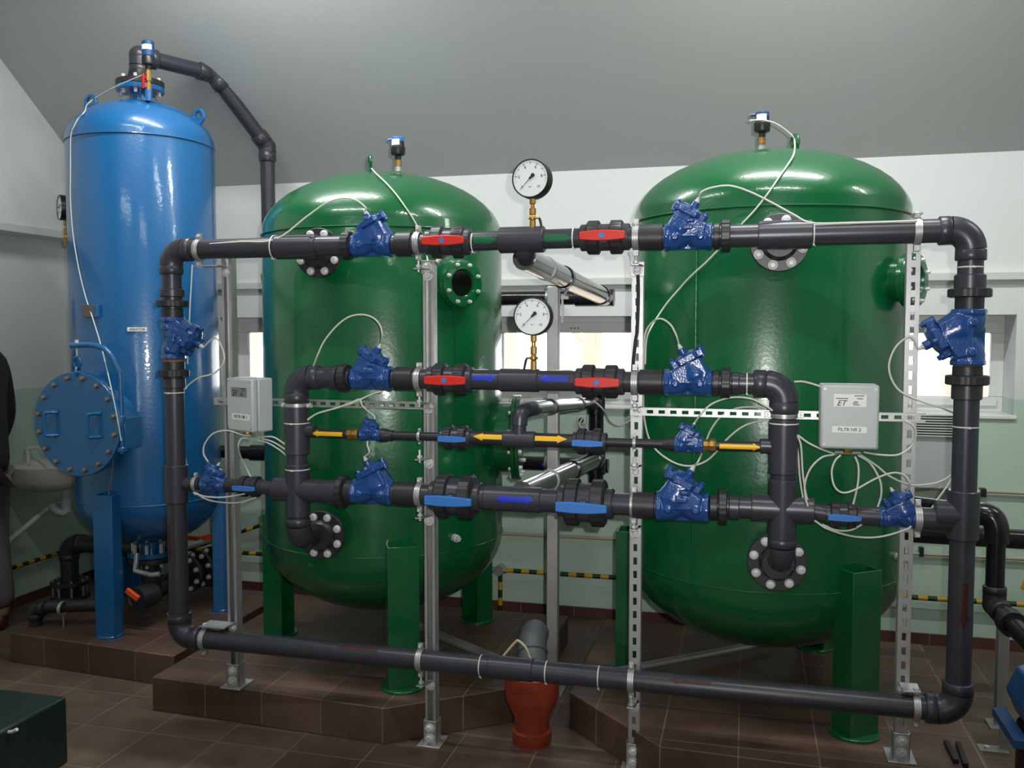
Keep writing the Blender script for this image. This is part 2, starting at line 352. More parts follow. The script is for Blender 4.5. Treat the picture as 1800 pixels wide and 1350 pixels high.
# outside
o = MB().bb(-14, 14, 5.3, 22, 0.2, 0.3).build('winter_lawn', 'grass'); o['kind'] = 'structure'
for i, (x, y, r, lean, lab) in enumerate([(-1.286, 7.4, 0.10, 0.2, 'pale bare tree trunk seen through the middle window near its mullion'), (-2.349, 9.2, 0.12, -0.3, 'second pale bare trunk outside the middle window'), (-5.005, 8.4, 0.07, 0.3, 'pale bare trunk outside the window beside the blue tank')]):
    t = thing('bare_tree', lab, 'tree', (x, y, 0.3), 'bare trees outside the windows')
    MB().tube([(x, y, 0.3), (x + lean * 0.2, y, 1.3), (x + lean * 0.5, y, 2.4), (x + lean, y, 4.4)], [r, r * 0.85, r * 0.7, r * 0.3], 10).build('trunk', 'bark', t)
    b = MB()
    for k in range(9):
        z = 1.4 + 0.3 * k; s = 1 if k % 2 else -1; px = x + lean * (z - 0.3) / 4.1
        b.tube([(px, y, z), (px + s * 0.35, y + 0.1, z + 0.35), (px + s * (0.7 + 0.1 * k), y + 0.2, z + 0.55)], [r * 0.3, r * 0.2, r * 0.06], 6)
    b.build('branches', 'bark', t)
o = MB().bb(1.75, 4.4, 9.0, 9.3, 0.3, 1.18).build('garden_wall', 'brickout', loc=(2.8, 9.1, 0.3)); tag(o, 'faded reddish masonry wall standing outside the window beside the outlet pipe', 'wall')
# lamps under the ceiling
for i, (x, y, z, p) in enumerate(TUBES):
    zc = 3.90 if y < 3.0 else 2.42 + 0.8 * (WY - y) - 0.03
    t = thing('fluorescent_lamp', 'long fluorescent lamp hanging just under the ceiling', 'lamp', (x, y, z), 'fluorescent ceiling lamps')
    MB().bb(x - 0.62, x + 0.62, y - 0.06, y + 0.06, z - 0.005, z + 0.05).cyl((x - 0.4, y, z + 0.05), (x - 0.4, y, zc + 0.02), 0.008, seg=8).cyl((x + 0.4, y, z + 0.05), (x + 0.4, y, zc + 0.02), 0.008, seg=8).build('housing', 'fixture', t, bevel=0.004)
    MB().cyl((x - 0.58, y, z - 0.03), (x + 0.58, y, z - 0.03), 0.013, seg=12).build('tube', 'tube', t)

# ================================================================== PLINTHS
PT = 0.14
def plinth(poly, label):
    o = MB().prism(poly, (0, 0, 0), (1, 0, 0), (0, 1, 0), (0, 0, PT)).build('tiled_plinth', 'plinth', bevel=0.003, loc=(poly[0][0], poly[0][1], 0)); return tag(o, label, 'plinth', 'tiled plinths')
plinth([(-3.36, 3.50), (-2.42, 3.42), (-2.42, 4.42), (-3.36, 4.42)], 'brown tiled plinth under the blue tank')
plinth([(-2.36, 3.19), (-1.31, 3.14), (-0.93, 3.42), (-0.85, 3.52), (-0.85, 4.41), (-2.36, 4.41)], 'brown tiled plinth under the first green tank, beside the orange drain')
plinth([(-0.66, 3.46), (-0.27, 3.08), (0.79, 3.05), (0.79, 4.41), (-0.66, 4.41)], 'brown tiled plinth under the green tank nearest the outlet riser')

# ================================================================== TANKS
def flange(mb, c, ax, R, th): mb.lathe(c, ax, [(0, R - 0.002), (0.002, R), (th - 0.002, R), (th, R - 0.002)], 40)
def bolts(par, c, ax, rc, n, rb, h, m, ph=0.0, name='bolt', dome=False):
    """each bolt a mesh of its own"""
    a, u, w = frame(ax); c = Vector(c)
    for k in range(n):
        th = 2 * PI * (k + 0.5) / n + ph; p = c + u * (rc * math.cos(th)) + w * (rc * math.sin(th))
        b = MB().lathe(p - a * 0.002, a, [(0, rb * 1.25), (0.003, rb * 1.25)], 14)
        if dome: b.lathe(p, a, [(0.001, rb * 1.1), (h * 0.75, rb * 1.08), (h * 0.95, rb * 0.85), (h, rb * 0.5)], 16)
        else: b.lathe(p, a, [(0.001, rb), (h * 0.85, rb), (h, rb * 0.8)], 6)
        b.build(name, m, par)
def tank(name, label, cx, cy, R, zb, zt, H, m, legs, leg_top, lw, ld, plate_r, seams, HB=None):
    HB = HB or H
    t = thing(name, label, 'tank', (cx, cy, PT))
    pr = []
    for k in range(0, 13):
        a = PI / 2 * k / 12; pr.append((zb - HB * math.cos(a), R * math.sin(a) + (1e-4 if k == 0 else 0)))
    for k in range(1, 13):
        a = PI / 2 * (1 - k / 12); pr.append((zt + H * math.cos(a), R * math.sin(a) + (1e-4 if k == 12 else 0)))
    pr = [(z, max(r, 1e-4)) for z, r in pr]
    # fuller knuckle than a plain ellipse, as on pressed tank ends
    pr = [(z, r) for z, r in pr]
    body = MB().lathe((cx, cy, 0), (0, 0, 1), pr, 96, caps=False).build('tank_body', m, t, angle=60)
    for z in (zb, zt): MB().ring((cx, cy, z), (0, 0, 1), R - 0.0005, 0.0035, 96, 6).build('weld_seam', m, t)
    for a in seams:
        a = math.radians(a); MB().tube([(cx + R * math.cos(a), cy + R * math.sin(a), zb), (cx + R * math.cos(a), cy + R * math.sin(a), zt)], 0.0018, 6).build('weld_seam', m, t)
    for (a, lx) in legs:
        a = math.radians(a); d = Vector((math.cos(a), math.sin(a), 0)); s = Vector((-d.y, d.x, 0)); c = Vector((cx, cy, 0)) + d * lx
        b = MB(); th = 0.008
        o = c + Vector((0, 0, PT + 0.01)); h = leg_top - PT - 0.01
        poly = [(-lw / 2, -ld / 2), (-lw / 2 + th, -ld / 2), (-lw / 2 + th, ld / 2 - th), (lw / 2 - th, ld / 2 - th), (lw / 2 - th, -ld / 2), (lw / 2, -ld / 2), (lw / 2, ld / 2), (-lw / 2, ld / 2)]
        b.prism(poly, o, s, d, (0, 0, h)); lg = b.build('leg', m, t, bevel=0.0015)
        MB().lathe(c + Vector((0, 0, PT)), (0, 0, 1), [(0, plate_r), (0.010, plate_r), (0.012, plate_r - 0.002)], 32).build('foot_plate', m, lg)
    return t
def lug(par, c, ax_side, r, th, m, stem=0.05):
    b = MB(); b.ring(Vector(c) + Vector((0, 0, stem)), ax_side, r, th, 24, 8)
    a, u, w = frame(ax_side); b.box(Vector(c) + Vector((0, 0, stem * 0.35)), (0.045, 0.012, stem * 1.0), Matrix((u, a, (0, 0, 1))).transposed().to_3x3())
    return b.build('lifting_lug', m, par)

TL = tank('pressure_tank', 'large green filter tank standing beside the blue tank', -1.58, 3.82, 0.53, 0.665, 1.975, 0.285, 'green',
          [(-61, 0.54), (-179, 0.54), (54, 0.52)], 0.72, 0.125, 0.095, 0.086, [-35], 0.335)
TR = tank('pressure_tank', 'large green filter tank nearest the outlet riser, with two front flanges', 0.07, 3.79, 0.533, 0.65, 1.995, 0.275, 'green',
          [(-54, 0.54), (-180, 0.54), (62, 0.52)], 0.735, 0.125, 0.095, 0.086, [-118], 0.325)
TB = tank('aeration_tank', 'tall narrow blue tank with a bolted round manhole in the corner', -2.905, 3.945, 0.346, 0.745, 2.47, 0.215, 'blue',
          [(-84, 0.37), (22, 0.345), (145, 0.345)], 0.81, 0.095, 0.075, 0.058, [], 0.24)
lug(TL, (-1.611, 3.75, 2.259), (1, 0.6, 0), 0.026, 0.007, 'green', 0.045)
lug(TR, (0.1684, 3.79, 2.258), (1, 0.5, 0), 0.026, 0.007, 'green', 0.05)
lug(TB, (-3.139, 3.88, 2.652), (0.2, 1, 0), 0.034, 0.010, 'blue', 0.03)
lug(TB, (-2.618, 4, 2.583), (0.2, 1, 0), 0.030, 0.009, 'blue', 0.03)
def radial(cx, cy, z, R, a): a = math.radians(a); d = Vector((math.cos(a), math.sin(a), 0)); return Vector((cx, cy, z)) + d * R, d
def handhole(par, cx, cy, z, a, R0):
    p, d = radial(cx, cy, z, R0, a); f = MB(); f.cyl(p - d * 0.05, p + d * 0.03, 0.075, seg=40); flange(f, p + d * 0.03, d, 0.098, 0.02)
    h = f.build('sight_port', 'green', par)
    g = MB(); g.lathe(p + d * 0.05, d, [(0, 0.05), (0.0, 0.096), (0.016, 0.094), (0.018, 0.088), (0.018, 0.058), (0.004, 0.05), (0, 0.05)], 40, caps=False); g.build('clamp_ring', 'green', h)
    MB().lathe(p + d * 0.049, d, [(0, 0.058), (0.006, 0.056)], 32).build('sight_glass', 'glassdark', h)
    bolts(h, p + d * 0.068, d, 0.078, 8, 0.0065, 0.012, 'bolt')
handhole(TL, -1.58, 3.82, 1.755, -36, 0.53)
handhole(TR, 0.07, 3.79, 1.745, -33, 0.533)
def manway(par, cx, cy, z, a, R0, r, m, nb, bm_):
    p, d = radial(cx, cy, z, R0, a); f = MB(); f.cyl(p - d * 0.06, p + d * 0.05, r * 0.82, seg=48); flange(f, p + d * 0.05, d, r, 0.016)
    h = f.build('manway', m, par); g = MB(); flange(g, p + d * 0.068, d, r, 0.018); g.build('cover_plate', m, h)
    bolts(h, p + d * 0.086, d, r * 0.88, nb, 0.0095, 0.014, bm_, name='bolt'); bolts(h, p + d * 0.050, -d, r * 0.91, nb, 0.008, 0.012, bm_, name='nut'); return h
manway(TL, -1.58, 3.82, 1.09, 10, 0.53, 0.19, 'green', 12, 'bolt')
p, d = radial(-1.58, 3.82, 0.72, 0.528, -36); MB().cyl(p, p + d * 0.02, 0.016, seg=14).cyl(p + d * 0.02, p + d * 0.034, 0.012, seg=6).build('drain_plug', 'bolt', TL)
p, d = radial(0.07, 3.79, 0.74, 0.53, -28); MB().cyl(p, p + d * 0.02, 0.016, seg=14).cyl(p + d * 0.02, p + d * 0.034, 0.012, seg=6).build('drain_plug', 'bolt', TR)
# the manhole of the blue tank, with its swing arm
mc = Vector((-2.905, 3.46, 1.148)); dm = Vector((-0.04, -1, 0)).normalized(); sm = Vector((1, -0.04, 0)).normalized(); Rm = 0.235
f = MB(); f.cyl(mc - dm * 0.26, mc - dm * 0.02, 0.160, seg=48); flange(f, mc - dm * 0.02, dm, Rm, 0.018); mh = f.build('manhole_neck', 'blue', TB)
g = MB(); flange(g, mc, dm, Rm, 0.018); cov = g.build('manhole_cover', 'blue', TB)
for k in range(16):
    th = 2 * PI * (k + 0.5) / 16; q = mc + dm * 0.018 + sm * (Rm * 0.89 * math.cos(th)) + Vector((0, 0, Rm * 0.89 * math.sin(th)))
    MB().lathe(q, dm, [(0, 0.013), (0.003, 0.013), (0.003, 0.010), (0.014, 0.0095), (0.016, 0.007)], 10).build('bolt', 'boltd', cov)
for s in (-1, 1):
    x = s * 0.118 - 0.02; q = mc + dm * 0.018 + sm * x
    pts = [q + Vector((0, 0, 0.052)) + sm * 0.035, q + Vector((0, 0, 0.052)) + dm * 0.03 + sm * 0.012, q + Vector((0, 0, 0.042)) + dm * 0.04, q + Vector((0, 0, -0.042)) + dm * 0.04, q + Vector((0, 0, -0.052)) + dm * 0.03 + sm * 0.012, q + Vector((0, 0, -0.052)) + sm * 0.035]
    MB().tube(spline(pts, 5), 0.0078, 8).build('pull_handle', 'blue', cov)
hx = Vector((-2.684, 3.46, 1.154)); hx.z = 0.0
arm = [Vector((hx.x, hx.y, 1.02)), Vector((hx.x, hx.y, 1.34)), Vector((hx.x - 0.012, hx.y - 0.004, 1.40)), Vector((hx.x - 0.055, hx.y - 0.01, 1.475)), Vector((hx.x - 0.13, hx.y - 0.01, 1.503)), Vector((hx.x - 0.245, hx.y - 0.01, 1.500))]
MB().tube(spline(arm, 6), 0.0125, 12).build('swing_arm', 'blue', TB)
hb = MB(); hb.cyl((hx.x, hx.y, 1.03), (hx.x, hx.y, 1.05), 0.022).cyl((hx.x, hx.y, 1.17), (hx.x, hx.y, 1.19), 0.022)
hb.bb(hx.x + 0.014, hx.x + 0.020, hx.y - 0.004, hx.y + 0.11, 1.04, 1.18); hb.bb(hx.x - 0.06, hx.x, hx.y - 0.006, hx.y + 0.006, 1.17, 1.182).bb(hx.x - 0.06, hx.x, hx.y - 0.006, hx.y + 0.006, 1.035, 1.047); hb.build('hinge_bracket', 'blue', TB, bevel=0.002)
hk = Vector((hx.x - 0.215, hx.y - 0.01, 1.500)); e = MB(); e.cyl(hk - Vector((0, 0, 0.05)), hk + Vector((0, 0, 0.022)), 0.004, seg=8); e.cyl(hk + Vector((0, 0, 0.012)), hk + Vector((0, 0, 0.026)), 0.009, seg=6)
e.build('eye_bolt', 'bolt', TB); MB().ring(hk - Vector((0, 0, 0.075)), (0.3, 1, 0), 0.025, 0.006, 20, 8).ring(hk - Vector((0.0, 0, 0.115)), (1, 0.3, 0), 0.019, 0.006, 20, 8).build('shackle', 'blue', TB)
# plates and labels on the blue tank
q = Vector((-2.934, 3.598, 1.657)); nq = (q - Vector((-2.905, 3.945, q.z))).normalized(); uq = Vector((0, 0, 1)).cross(nq).normalized()
Rq = Matrix((uq, nq, Vector((0, 0, 1)))).transposed().to_3x3()
bp_ = MB().box(q + nq * 0.006, (0.09, 0.016, 0.058), Rq).build('plate_holder', 'blue', TB, bevel=0.002); MB().box(q + nq * 0.016 - uq * 0.01, (0.066, 0.003, 0.054), Rq).build('rating_plate', 'plate', bp_)
q = Vector((-2.73, 3.643, 1.573)); nq = (q - Vector((-2.905, 3.945, q.z))).normalized(); uq = Vector((0, 0, 1)).cross(nq).normalized(); Rq = Matrix((uq, nq, Vector((0, 0, 1)))).transposed().to_3x3()
lb = MB().box(q, (0.085, 0.0016, 0.019), Rq).build('name_label', 'label', TB); text_mesh('lettering', 'AERATOR', 0.0155, 'ink', lb, q + nq * 0.001, uq, (0, 0, 1))
# nozzle on top, side stubs
MB().cyl((-2.905, 3.945, 2.66), (-2.905, 3.945, 2.76), 0.05).build('top_nozzle', 'blue', TB)
f = MB(); flange(f, (-2.905, 3.945, 2.735), (0, 0, 1), 0.112, 0.024); tf = f.build('tank_flange', 'blue', TB)
bolts(tf, (-2.905, 3.945, 2.735), (0, 0, -1), 0.088, 8, 0.009, 0.02, 'bolt')
MB().cyl((-2.755, 3.8, 2.648), (-2.754, 3.8, 2.7), 0.016, seg=14).build('vent_stub', 'blue', TB)
for yy in (272, 285): 
    a = Vector((-3.299, 3.945, 2.451)); MB().cyl((-3.22, 3.9, a.z - (0.0 if yy == 272 else 0.035)), (-3.275, 3.88, a.z - (0.0 if yy == 272 else 0.035)), 0.012, seg=12).cyl((-3.275, 3.88, a.z - (0.0 if yy == 272 else 0.035)), (-3.29, 3.875, a.z - (0.0 if yy == 272 else 0.035)), 0.009, seg=6).build('side_stub', 'blue', TB)
q = Vector((-3.311, 3.9, 1.986)); MB().cyl((-3.22, 3.9, q.z), (-3.285, 3.89, q.z), 0.014, seg=12).build('side_stub', 'blue', TB)
MB().cyl((-2.905, 3.945, 0.44), (-2.905, 3.945, 0.56), 0.05).build('bottom_nozzle', 'blue', TB)
f = MB(); flange(f, (-2.905, 3.945, 0.435), (0, 0, 1), 0.112, 0.024); tf = f.build('bottom_flange', 'blue', TB)
bolts(tf, (-2.905, 3.945, 0.459), (0, 0, 1), 0.088, 8, 0.009, 0.045, 'bolt')

# ================================================================== PIPEWORK PARTS
RP = 0.0375; RF = 0.0455
Y0 = 3.12; R1, R2, R3, R4, R5 = 1.88, 1.392, 1.182, 0.967, 0.349
XL, XR, IL, IR = -2.176, 0.669, -1.648, 0.12
def pipe(par, a, b, r=RP, m='pvc'): return MB().cyl(a, b, r, seg=32).build('pipe', m, par)
def sleeve(par, a, b, r, name='coupling', m='pvc'):
    return MB().cyl(a, b, r, seg=36, bev=0.003).build(name, m, par)
def elbow(par, corner, d1, d2, rb=0.06, r=RF, sock=0.035, m='pvc', name='elbow'):
    """moulded elbow: corner is where the axes meet; d1, d2 point along the two legs"""
    c = Vector(corner); d1 = Vector(d1).normalized(); d2 = Vector(d2).normalized()
    b = MB(); pts = arc(c + (d1 + d2) * rb, c + d1 * rb, c + d2 * rb, 10) if abs(d1.dot(d2)) < 0.01 else spline([c + d1 * rb, c + (d1 + d2) * rb * 0.12, c + d2 * rb], 8)
    b.tube(pts, r * 0.985, 32); b.cyl(c + d1 * rb, c + d1 * (rb + sock), r, seg=32, bev=0.003).cyl(c + d2 * rb, c + d2 * (rb + sock), r, seg=32, bev=0.003)
    if abs(d1.dot(d2)) >= 0.01: b.lathe(c - d1 * r, d1, [(r - r * math.cos(PI * k / 12), max(1e-4, r * math.sin(PI * k / 12))) for k in range(13)], 24, caps=False)
    return b.build(name, m, par, angle=50)
def tee(par, c, ax, arms, half=0.062, r=RF, rb=None, m='pvc', name='tee'):
    c = Vector(c); ax = Vector(ax).normalized(); b = MB(); b.cyl(c - ax * half, c + ax * half, r, seg=36, bev=0.003)
    for (d, L) in arms: d = Vector(d).normalized(); b.cyl(c, c + d * L, rb or r * 0.985, seg=32, bev=0.003)
    return b.build(name, m, par)
def union(par, c, ax, r=0.058, w=0.022, m='pvc_nut'):
    """ribbed union nut with its neck"""
    ax = Vector(ax).normalized(); b = MB(); b.lathe(Vector(c) - ax * w / 2, ax, [(0, r * 0.93), (0.003, r), (w - 0.003, r), (w, r * 0.93)], 64, flute=16, amp=0.025)
    return b.build('union_nut', m, par)
def endcol(par, c, ax, r, w, m='pvc_nut'): return MB().cyl(Vector(c) - Vector(ax) * w / 2, Vector(c) + Vector(ax) * w / 2, r, seg=32, bev=0.002).build('threaded_collar', m, par)
def flange_end(par, c, ax, R=0.1, ph=0.0):
    """plastic backing flange with its eight bolts, facing along ax"""
    ax = Vector(ax).normalized(); b = MB(); flange(b, Vector(c), ax, R, 0.022); b.lathe(Vector(c) + ax * 0.02, ax, [(0, 0.062), (0.02, 0.058), (0.03, 0.05)], 36); fo = b.build('flange', 'pvc_nut', par)
    bolts(fo, Vector(c) + ax * 0.022, ax, R * 0.8, 8, 0.0125, 0.012, 'bolt', ph, dome=True)
def tie(par_label, c, ax, r=0.0395, knob=(0, -1, 0)):
    ax = Vector(ax).normalized(); b = MB(); b.pipe(Vector(c) - ax * 0.002, Vector(c) + ax * 0.002, r + 0.0012, r - 0.001, 28)
    k = Vector(knob).normalized(); b.box(Vector(c) + k * (r + 0.002), (0.006, 0.006, 0.006)); b.cyl(Vector(c) + k * (r + 0.001), Vector(c) + k * (r + 0.004) + Vector((0.006, 0, -0.004)), 0.0012, seg=6)
    return tag(b.build('cable_tie', 'ties', loc=c), par_label, 'cable tie', 'cable ties on the pipes')
def arrow(par, x0, x1, z, r, m, Y=Y0, hh=0.010, head=0.035, hw=2.0, both=False, zoff=0.0, name='arrow_sticker'):
    """arrow sticker bent round the front of a level pipe; points from x0 to x1"""
    s = 1 if x1 > x0 else -1; L = abs(x1 - x0); N = 6; b = MB()
    def strip(xa, wa, xb, wb):
        vs = []; 
        for (x, w) in ((xa, wa), (xb, wb)):
            for k in range(N + 1):
                t = (-w + 2 * w * k / N) / r + zoff; vs.append((x, Y - (r + 0.0009) * math.cos(t), z + (r + 0.0009) * math.sin(t)))
        b.add(vs, [(k, k + 1, N + 2 + k, N + 1 + k) for k in range(N)])
    xs = x0 + s * head if both else x0
    if both: strip(x0, 0.0004, xs, hh * hw)
    strip(xs, hh, x1 - s * head, hh); strip(x1 - s * head, hh * hw, x1, 0.0004)
    return b.build(name, m, par)
def varrow(par, x, z0, z1, r, m, Y=Y0, hh=0.009, head=0.045, off=0.0):
    s = 1 if z1 > z0 else -1; N = 6; b = MB()
    def strip(za, wa, zb, wb):
        vs = []
        for (z, w) in ((za, wa), (zb, wb)):
            for k in range(N + 1):
                t = (-w + 2 * w * k / N) / r + off; vs.append((x + (r + 0.0009) * math.sin(t), Y - (r + 0.0009) * math.cos(t), z))
        b.add(vs, [(k, k + 1, N + 2 + k, N + 1 + k) for k in range(N)])
    strip(z0, hh, z1 - s * head, hh); strip(z1 - s * head, hh * 2, z1, 0.0004); return b.build('arrow_sticker', m, par)

# ---- diaphragm valve (cast, Y pattern), flow along x, bonnet leaning towards +x
def make_valve():
    t = thing('diaphragm_valve', 'blue valve', 'valve', (0, 0, 0)); b = MB(); L = 0.079; ta = math.radians(28); ax = Vector((math.sin(ta), 0, math.cos(ta))); sx = Vector((math.cos(ta), 0, -math.sin(ta)))
    R = Matrix((sx, (0, 1, 0), ax)).transposed().to_3x3(); top = Vector((0.004, 0, 0.082)); c = top - ax * 0.064
    for s in (-1, 1):
        b.lathe((s * L, 0, 0), (-s, 0, 0), [(0, 0.045), (0.002, 0.0475), (0.015, 0.0475), (0.017, 0.042)], 8)
        b.tube(spline([(s * 0.066, 0, -0.001), (s * 0.045, 0, -0.003), (s * 0.022, 0, 0.010), (0, 0, 0.028)], 5), [0.0415 - 0.0002 * k for k in range(16)], 24)
        b.cyl((s * 0.041, -0.048, -0.002), (s * 0.041, 0.048, -0.002), 0.0105, seg=14)
    b.prism([(-0.055, -0.0425), (0.055, -0.0425), (0.05, -0.02), (0, 0.01), (-0.05, -0.02)], (0, -0.005, 0), (1, 0, 0), (0, 0, 1), (0, 0.010, 0))
    b.lathe(c, ax, [(-0.02, 0.044), (0, 0.050), (0.03, 0.045), (0.064, 0.040)], 32)
    b.prism([(-0.070, 0.036), (-0.040, 0.088), (0.030, 0.055), (0.066, 0.038), (0.060, 0.0), (-0.060, 0.0)], (0, -0.034, 0), (1, 0, 0), (0, 0, 1), (0, 0.068, 0))
    b.prism([(-0.062, 0.036), (-0.036, 0.086), (0.028, 0.055), (0.056, 0.034), (0.050, 0.0), (-0.050, 0.0)], (0, -0.042, 0), (1, 0, 0), (0, 0, 1), (0, 0.084, 0))
    b.tube([(-0.060, -0.030, 0.035), (-0.034, -0.030, 0.082)], 0.003, 6); b.tube([(-0.052, -0.041, 0.030), (-0.024, -0.036, 0.078)], 0.003, 6)
    b.box(Vector((0.0, -0.049, 0.030)), (0.030, 0.004, 0.014)); b.box(Vector((0.008, -0.046, 0.052)), (0.022, 0.004, 0.010))
    b.build('valve_body', 'valve', t, remesh=0.003)
    g = MB(); g.lathe(top - ax * 0.010, ax, [(0, 0.044), (0.002, 0.0475), (0.018, 0.048), (0.022, 0.043), (0.028, 0.030), (0.031, 0.014), (0.031, 0.0001)], 32, caps=False)
    g.box(top - ax * 0.001, (0.112, 0.056, 0.022), R); g.box(top - ax * 0.001, (0.056, 0.100, 0.022), R); g.box(top + ax * 0.014 - sx * 0.020, (0.024, 0.030, 0.016), R)
    for s in (-1, 1): g.cyl(top + sx * s * 0.052 - ax * 0.020, top + sx * s * 0.052 + ax * 0.015, 0.0105, seg=12)
    g.cyl(top + ax * 0.005 + sx * 0.004, top + ax * 0.040 + sx * 0.004, 0.0135, seg=12)
    bo = g.build('bonnet', 'valve', t, bevel=0.0022)
    for s in (-1, 1):
        MB().lathe(top + sx * s * 0.052 + ax * 0.013, ax, [(0, 0.0085), (0.008, 0.0085), (0.010, 0.006)], 6).build('bolt', 'valve', bo)
        MB().lathe(top + Vector((0, s * 0.046, 0)) + ax * 0.008, ax, [(0, 0.0085), (0.008, 0.0085), (0.010, 0.006)], 6).build('bolt', 'valve', bo)
    p = top + ax * 0.038 + sx * 0.004; MB().lathe(p, ax, [(0, 0.0085), (0.006, 0.0085), (0.008, 0.0065), (0.018, 0.005)], 10).build('cable_gland', 'cable', t)
    GL.append(p + ax * 0.016)
    return t
GL = []
def gland(v): return Matrix.LocRotScale(v.location, v.rotation_euler, v.scale) @ GL[0]
VALVE = make_valve()
H = PI
v1l = place(VALVE, USED, (-1.331, Y0, R1), (0, 0, H), 0.98, 'blue cast valve on the top pipe before the first green tank')
v1r = place(VALVE, USED, (-0.1974, Y0, R1), (0, 0, 0), 1.0, 'blue cast valve on the top pipe before the dome of the second tank')
v2l = place(VALVE, USED, (-1.338, Y0, R2), (0, 0, 0), 0.98, 'blue cast valve on the second pipe down before the first tank')
v2r = place(VALVE, USED, (-0.1918, Y0, R2), (0, 0, H), 1.0, 'blue cast valve on the second pipe down with bright flash reflections')
v4l = place(VALVE, USED, (-1.34, Y0, R4), (0, 0, H), 1.03, 'large blue cast valve on the fourth pipe down, before the first green tank')
v4r = place(VALVE, USED, (-0.2061, Y0, R4), (0, 0, 0), 1.12, 'largest blue cast valve, fourth pipe down, before the second green tank')
v3l = place(VALVE, USED, (-1.347, Y0, R3), (0, 0, 0), 0.52, 'small blue cast valve on the thin pipe before the first green tank', 'small valves on the thin pipe')
v3r = place(VALVE, USED, (-0.1875, Y0, R3), (0, 0, 0), 0.60, 'small blue cast valve on the thin pipe in front of the second green tank', 'small valves on the thin pipe')
vsl = place(VALVE, USED, (-2.006, Y0, R4), (0, 0, 0), 0.67, 'small blue cast valve fixed to the riser in front of the blue tank')
vsr = place(VALVE, USED, (0.4779, Y0, R4), (0, 0, H), 0.74, 'small blue cast valve fixed to the outlet riser at the far end')
vul = place(VALVE, USED, (XL, Y0, 1.537), (0, PI / 2, 0), 1.04, 'upright blue cast valve on the riser in front of the blue tank')
vur = place(VALVE, USED, (XR, Y0, 1.547), (0, PI / 2, PI), 1.12, 'upright blue cast valve on the outlet riser before the window')

# ---- plastic ball valves, flow along x, stem towards the camera
def make_ball(kind, rn):
    t = thing('ball_valve', 'ball valve', 'valve', (0, 0, 0)); rb = rn - 0.011; f = -(rn + 0.006)
    b = MB(); b.cyl((-0.034, 0, 0), (0.034, 0, 0), rb, seg=32, bev=0.004); b.cyl((-0.084, 0, 0), (-0.03, 0, 0), min(0.047, rb), seg=32, bev=0.003).cyl((0.03, 0, 0), (0.084, 0, 0), min(0.047, rb), seg=32, bev=0.003)
    b.cyl((0, 0, 0), (0, -rn + 0.006, 0), 0.022, seg=20); b.build('valve_body', 'pvc', t)
    for s in (-1, 1):
        b = MB(); b.lathe((s * 0.019, 0, 0), (s, 0, 0), [(0, rn * 0.92), (0.003, rn), (0.036, rn), (0.040, rn * 0.95), (0.043, rn * 0.86)], 96, flute=16, amp=0.022); b.build('union_nut', 'pvc_nut', t)
    hz = {'red': 0.0, 'blue': 0.0}[kind]
    h = MB(); n = 0.077
    poly = [(-n, -0.012), (-n + 0.008, -0.014), (-0.025, -0.0175), (0.025, -0.0175), (n - 0.008, -0.014), (n, -0.012), (n, 0.012), (n - 0.008, 0.014), (0.025, 0.0175), (-0.025, 0.0175), (-n + 0.008, 0.014), (-n, 0.012)]
    if kind == 'blue': poly = [(-n, -0.0145), (-0.03, -0.0175), (0.02, -0.0175), (n, -0.0125), (n, 0.0105), (0.02, 0.0145), (-0.03, 0.0165), (-n, 0.0145)]
    h.prism(poly, (0, f, 0), (1, 0, 0), (0, 0, 1), (0, -0.016, 0)); h.cyl((0, f + 0.018, 0), (0, f - 0.002, 0), 0.016, seg=16)
    ho = h.build('lever', 'red' if kind == 'red' else 'bluep', t, bevel=0.003)
    if kind == 'red': MB().cyl((0, f - 0.015, 0), (0, f - 0.018, 0), 0.0095, seg=20).build('hub_cap', 'bluep', ho)
    return t
BR = make_ball('red', 0.057); BB = make_ball('blue', 0.0705); BS = make_ball('blue', 0.065)
place(BR, USED, (-1.04, Y0, R1 + 0.003), None, 1.0, 'red lever ball valve on the top pipe before the first green tank', 'red lever ball valves')
place(BR, USED, (-0.4771, Y0, R1 + 0.006), None, 1.0, 'ball valve with a red lever on the top pipe, between the tanks', 'red lever ball valves')
place(BR, USED, (-1.034, Y0, R2), None, 1.0, 'red lever ball valve on the second pipe before the first green tank', 'red lever ball valves')
place(BR, USED, (-0.4918, Y0, R2), None, 1.0, 'red lever ball valve on the second pipe before the middle window', 'red lever ball valves')
place(BS, USED, (-1.015, Y0, R3), None, 0.68, 'small blue lever ball valve on the thin pipe before the first tank', 'blue lever ball valves')
place(BS, USED, (-0.5265, Y0, R3), None, 0.70, 'small ball valve with a blue lever on the thin pipe, between the tanks', 'blue lever ball valves')
place(BB, USED, (-1.016, Y0, R4), None, 1.13, 'large blue lever ball valve on the fourth pipe before the first tank', 'blue lever ball valves')
place(BB, USED, (-0.5395, Y0, R4), None, 1.15, 'large blue lever ball valve on the fourth pipe between the tanks', 'blue lever ball valves')
place(BS, USED, (-1.85, Y0, R4), None, 0.62, 'small ball valve with a blue lever beside the first four-way cross', 'blue lever ball valves')
place(BS, USED, (0.3103, Y0, R4), None, 0.66, 'small ball valve with a blue lever beside the second four-way cross', 'blue lever ball valves')

# ---- pipe runs
def run(label, loc): return thing('pipe_run', label, 'pipe')
ZLV, ZRV = 1.537, 1.547
